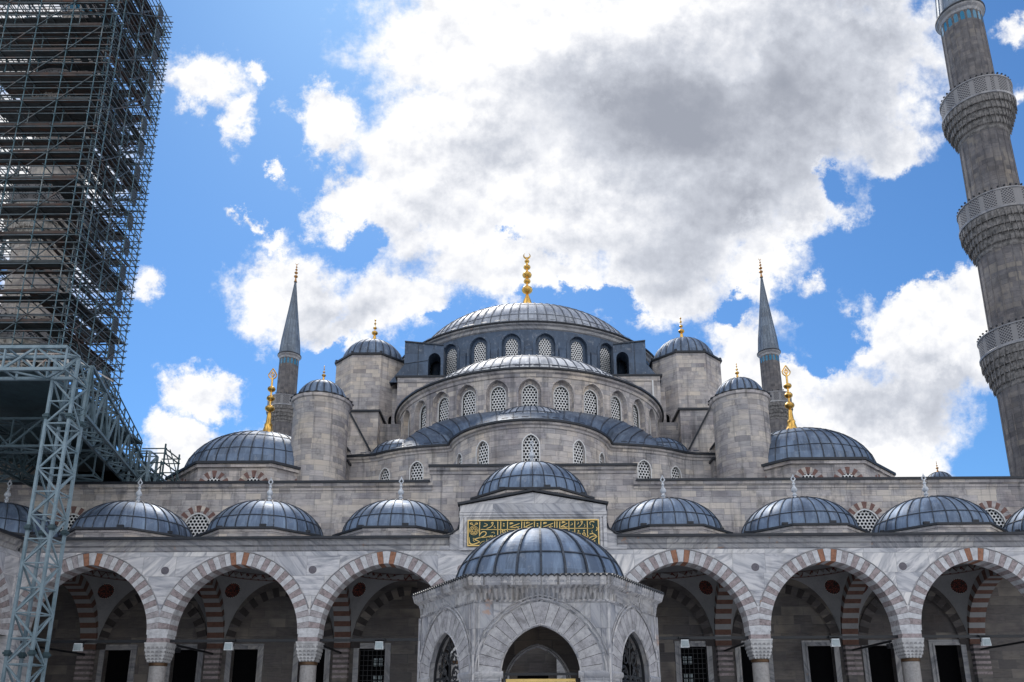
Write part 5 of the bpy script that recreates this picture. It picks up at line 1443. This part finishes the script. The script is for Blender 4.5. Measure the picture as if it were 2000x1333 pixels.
# ================================================================= STEEL FRAME THAT CARRIES THE SCAFFOLD
fr = thing('steel_truss_frame', 'pale blue-grey steel lattice frame carrying the scaffold over the arcade roof', 'steel frame')
def truss(p0, p1, up, w, d0, d1, bay, chord=.12, lace=.07, name='truss', mat='steel_paint', sides=True):
    """box truss from p0 to p1; 'up' depth direction (downwards), w lateral width; depth d0->d1"""
    p0, p1 = Vector(p0), Vector(p1); ax = (p1-p0); L = ax.length; ax.normalize(); up = Vector(up).normalized()
    la = ax.cross(up).normalized()
    n = max(1, int(round(L/bay))); b = MB()
    def P(i, s, t):
        f = i/n; d = d0+(d1-d0)*f; return p0+ax*(L*f)+la*(w*s)+up*(d*t)
    for s in (0, 1):
        for t in (0, 1): b.bar(P(0, s, t), P(n, s, t), chord)
    for i in range(n+1):
        for s in (0, 1): b.bar(P(i, s, 0), P(i, s, 1), lace)
        for t in (0, 1): b.bar(P(i, 0, t), P(i, 1, t), lace)
    for i in range(n):
        e = i % 2
        for s in (0, 1): b.bar(P(i, s, (e+s) % 2), P(i+1, s, (1-e+s) % 2), lace*1.25)
        for t in (0, 1): b.bar(P(i, (e+t) % 2, t), P(i+1, (1-e+t) % 2, t), lace*1.1)
    return b.build(name, mat, fr)
# main mast in the courtyard
truss((-21.45, 33.0, 0.0), (-21.45, 33.0, 17.7), (1, 0, 0), 1.0, 1.0, 1.0, 1.02, name='mast', chord=.115, lace=.058)
b = MB()
for zf_ in (4.6, 9.85, 14.9):
    for (fx_, fy_) in ((-21.45, 33.0), (-20.45, 33.0), (-21.45, 34.0), (-20.45, 34.0)):
        b = MB(); b.box(fx_-.13, fx_+.13, fy_-.13, fy_+.13, zf_-.05, zf_+.05); b.box(fx_-.09, fx_+.09, fy_-.09, fy_+.09, zf_-.12, zf_+.12); b.build('flange', 'steel_dark', fr)
# front beam, receding beam and rear leg
truss((-42, 33.0, 17.75), (-20.4, 33.0, 17.75), (0, 0, -1), -1.0, 1.05, 1.05, 1.35, name='front_beam', chord=.14)
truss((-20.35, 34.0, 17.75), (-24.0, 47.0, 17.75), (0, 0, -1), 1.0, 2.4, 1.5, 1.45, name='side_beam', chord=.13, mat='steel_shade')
truss((-24.0, 45.6, 15.2), (-24.0, 45.6, 17.7), (1, 0, 0), 1.0, 1.1, 1.1, 1.2, name='rear_leg', chord=.12)
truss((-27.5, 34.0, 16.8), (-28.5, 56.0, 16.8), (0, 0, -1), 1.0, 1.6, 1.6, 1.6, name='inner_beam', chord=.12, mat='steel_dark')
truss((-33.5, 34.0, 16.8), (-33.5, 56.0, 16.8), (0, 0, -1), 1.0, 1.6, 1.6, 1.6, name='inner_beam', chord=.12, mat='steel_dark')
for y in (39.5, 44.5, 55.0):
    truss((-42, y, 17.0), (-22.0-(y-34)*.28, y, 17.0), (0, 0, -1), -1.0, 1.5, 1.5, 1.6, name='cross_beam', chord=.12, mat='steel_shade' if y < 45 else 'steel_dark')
truss((-24.1, 47.2, 17.6), (-25.0, 56, 17.6), (0, 0, -1), 1.0, 1.6, 1.6, 1.5, name='side_beam', chord=.12, mat='steel_shade')
# guard trusses on the front beam, parapet rails over the side beam
b = MB()
for i in range(14):
    x0 = -42+i*1.5
    if x0 > -23.2: break
    b.bar((x0, 35.5, 18.35), (x0+.75, 35.5, 19.15), .05); b.bar((x0+.75, 35.5, 19.15), (x0+1.5, 35.5, 18.35), .05)
for z in (18.35, 19.15): b.bar((-42, 35.5, z), (-22.6, 35.5, z), .07)
for z in (18.35, 19.15): b.bar((-42, 36.3, z), (-23.0, 36.3, z), .05)
b.bar((-22.6, 35.5, 19.15), (-20.4, 36.0, 17.9), .06); b.bar((-22.6, 35.5, 18.35), (-21.6, 35.8, 17.9), .05)
b.bar((-22.2, 35.5, 17.9), (-22.6, 35.5, 19.15), .08)
b.build('guard_truss', 'steel_rail', fr)
b = MB()
for k in range(9):
    f = k/8; x = -21.2-3.0*f; y = 36.5+10.5*f
    b.bar((x, y, 17.8), (x, y, 18.9), .06)
    if k < 8: b.bar((x, y, 17.8), (x-.375, y+1.31, 18.9), .035)
for z in (18.4, 18.9): b.bar((-21.2, 36.5, z), (-24.2, 47, z), .05)
# stair head beside the rear leg
for (x, y) in ((-23.3, 46.0), (-22.2, 46.0), (-22.2, 48.0), (-23.3, 48.0)): b.bar((x, y, 15.2), (x, y, 18.3 if x > -23 else 17.9), .08)
for z in (15.7, 16.4, 17.1, 17.7, 18.0): b.bar((-23.6, 46, z), (-22.1, 46, z), .06); b.bar((-22.2, 46, z), (-22.2, 48, z), .06); b.bar((-23.3, 48, z), (-22.1, 48, z), .06)
b.bar((-22.2, 46, 18.0), (-21.3, 46, 15.4), .05); b.bar((-22.0, 46.2, 18.0), (-21.0, 46.2, 15.4), .05); b.bar((-23.3, 46, 15.6), (-22.2, 46, 17.1), .05)
b.build('guard_rail', 'steel_dark', fr)
b = MB(); b.box(-42, -25.2, 44.6, 56, 17.75, 17.95); b.box(-42, -22.9, 34.4, 44.59, 17.76, 17.9); b.build('platform_deck', 'steel_dark', fr)
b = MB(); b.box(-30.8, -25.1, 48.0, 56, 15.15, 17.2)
b.build('dark_infill', 'dark_void', fr)  # near-black box filling the space below the platform deck
b = MB(); b.box(-24.8, -22.6, 45.3, 46.9, 15.25, 15.65); b.build('bearing_block', 'granite', fr)

# ================================================================= SCAFFOLD AROUND THE LEFT MINARET
scf = thing('scaffold_tower', 'dense tube and board scaffold tower wrapped round the left minaret', 'scaffold')
GX = [-29.45, -30.3, -32.6, -35.0, -37.3, -39.0, -39.8]; GY = [45.9, 46.75, 48.9, 51.1, 52.3, 53.1]
Z0, DZL, NL = 17.95, 2.13, 19
ZT = Z0+DZL*NL-1.0
inner = lambda i, j: (1 < i < 5) and (1 < j < 4)
rnd = random.Random(3)
for i, x in enumerate(GX):
    for j, y in enumerate(GY):
        if 1 < i < 5 and 1 < j < 4: continue
        b = MB(); top = ZT+rnd.uniform(-1.2, 1.2)-(1.6 if j == 5 else 0); b.tube((x, y, Z0), (x, y, top), .04, 5)
        z = Z0+1
        while z < top: b.box(x-.06, x+.06, y-.06, y+.06, z-.05, z+.05); z += DZL/2
        b.build('standard', 'scaffold_pole', scf)
for k in range(NL):
    z = Z0+DZL*k
    b = MB()
    for q, zz in enumerate((z, z+.5, z+DZL/2, z+DZL/2+.5)):
        full = q in (0, 2)
        for j, y in enumerate(GY):
            if not full and j not in (0, 5): continue
            if q == 1 and k % 2: continue
            b.bar((GX[0]+.25, y, zz), (GX[-1]-.25, y, zz), .055)
        for i, x in enumerate(GX):
            if not full and i not in (0, 6): continue
            b.bar((x, GY[0]-.25, zz), (x, GY[-1]+.25, zz), .055)
    bl_ = b
    # decks: boards between the two outer rings and further in, each a little different
    b = MB(); bw = .27
    def boards(x0, x1, y0, y1, along_x, skip):
        if along_x:
            y = y0
            while y+bw <= y1+.01:
                if rnd.random() > skip: b.box(x0+rnd.uniform(-.15, .15), x1+rnd.uniform(-.15, .15), y, y+bw*.92, z+.05, z+.10, rnd.choice((0, 0, 1)))
                y += bw
        else:
            x = x0
            while x+bw <= x1+.01:
                if rnd.random() > skip: b.box(x, x+bw*.92, y0+rnd.uniform(-.15, .15), y1+rnd.uniform(-.15, .15), z+.055, z+.105, rnd.choice((0, 0, 1)))
                x += bw
    boards(GX[4] if k < 14 else GX[-1], GX[0]-.9, GY[0], GY[0]+(1.6 if k < 11 else 2.3), True, .12)
    boards(GX[3], GX[0]-.9, GY[4]-.4, GY[5], True, .35)
    boards(GX[1]-2.0, GX[0], GY[0]+.2, GY[-1], False, .28 if k % 2 else .5)
    if k % 2: b.box(GX[0]-2.5, GX[0]-.9, GY[0]-.03, GY[0]-.0, z+.1, z+.3, 1)
    b.box(GX[4 if k % 2 else 3], GX[1], GY[0]-.02, GY[0]+.01, z+.1, z+.26, 2 if k % 3 else 0)
    b.build('deck', ['deck_metal', 'wood_plank', 'wood_plank'], scf)
    # diagonal braces on the outer faces
    b = bl_; zz1 = z+DZL
    for (xa, xb) in ((GX[2], GX[1]), (GX[4], GX[3])) if k % 2 == 0 else ((GX[3], GX[2]), (GX[5], GX[4])):
        b.bar((xa, GY[0]-.06, z), (xb, GY[0]-.06, zz1), .05)
    for (ya, yb) in ((GY[1], GY[2]), (GY[3], GY[5])) if k % 2 == 0 else ((GY[2], GY[1]), (GY[2], GY[3])):
        b.bar((GX[0]+.06, ya, z), (GX[0]+.06, yb, zz1), .05); b.bar((GX[1], ya, z), (GX[1], yb, zz1), .05)
    b.bar((GX[0], GY[0], z), (GX[1], GY[1], zz1), .05); b.bar((GX[0], GY[5], z), (GX[1], GY[4], zz1), .05)
    # inclined ladders up the right side
    ya = GY[2]; b.bar((GX[0]-.5, ya, z+.1), (GX[0]-.5, ya+1.7, zz1+.1), .05, .1); b.bar((GX[0]-.15, ya, z+.1), (GX[0]-.15, ya+1.7, zz1+.1), .05, .1)
    b.build('ledger_frame', 'scaffold_steel', scf)
    # rigid toe-board sheet at the right edge of every second lift
    if k % 1 == 0:
        b = MB(); y_ = GY[3]; b.box(GX[0]-.02, GX[0]+.01, y_, y_+.8, z+.1, z+DZL*.62); b.build('side_sheet', 'deck_metal', scf)
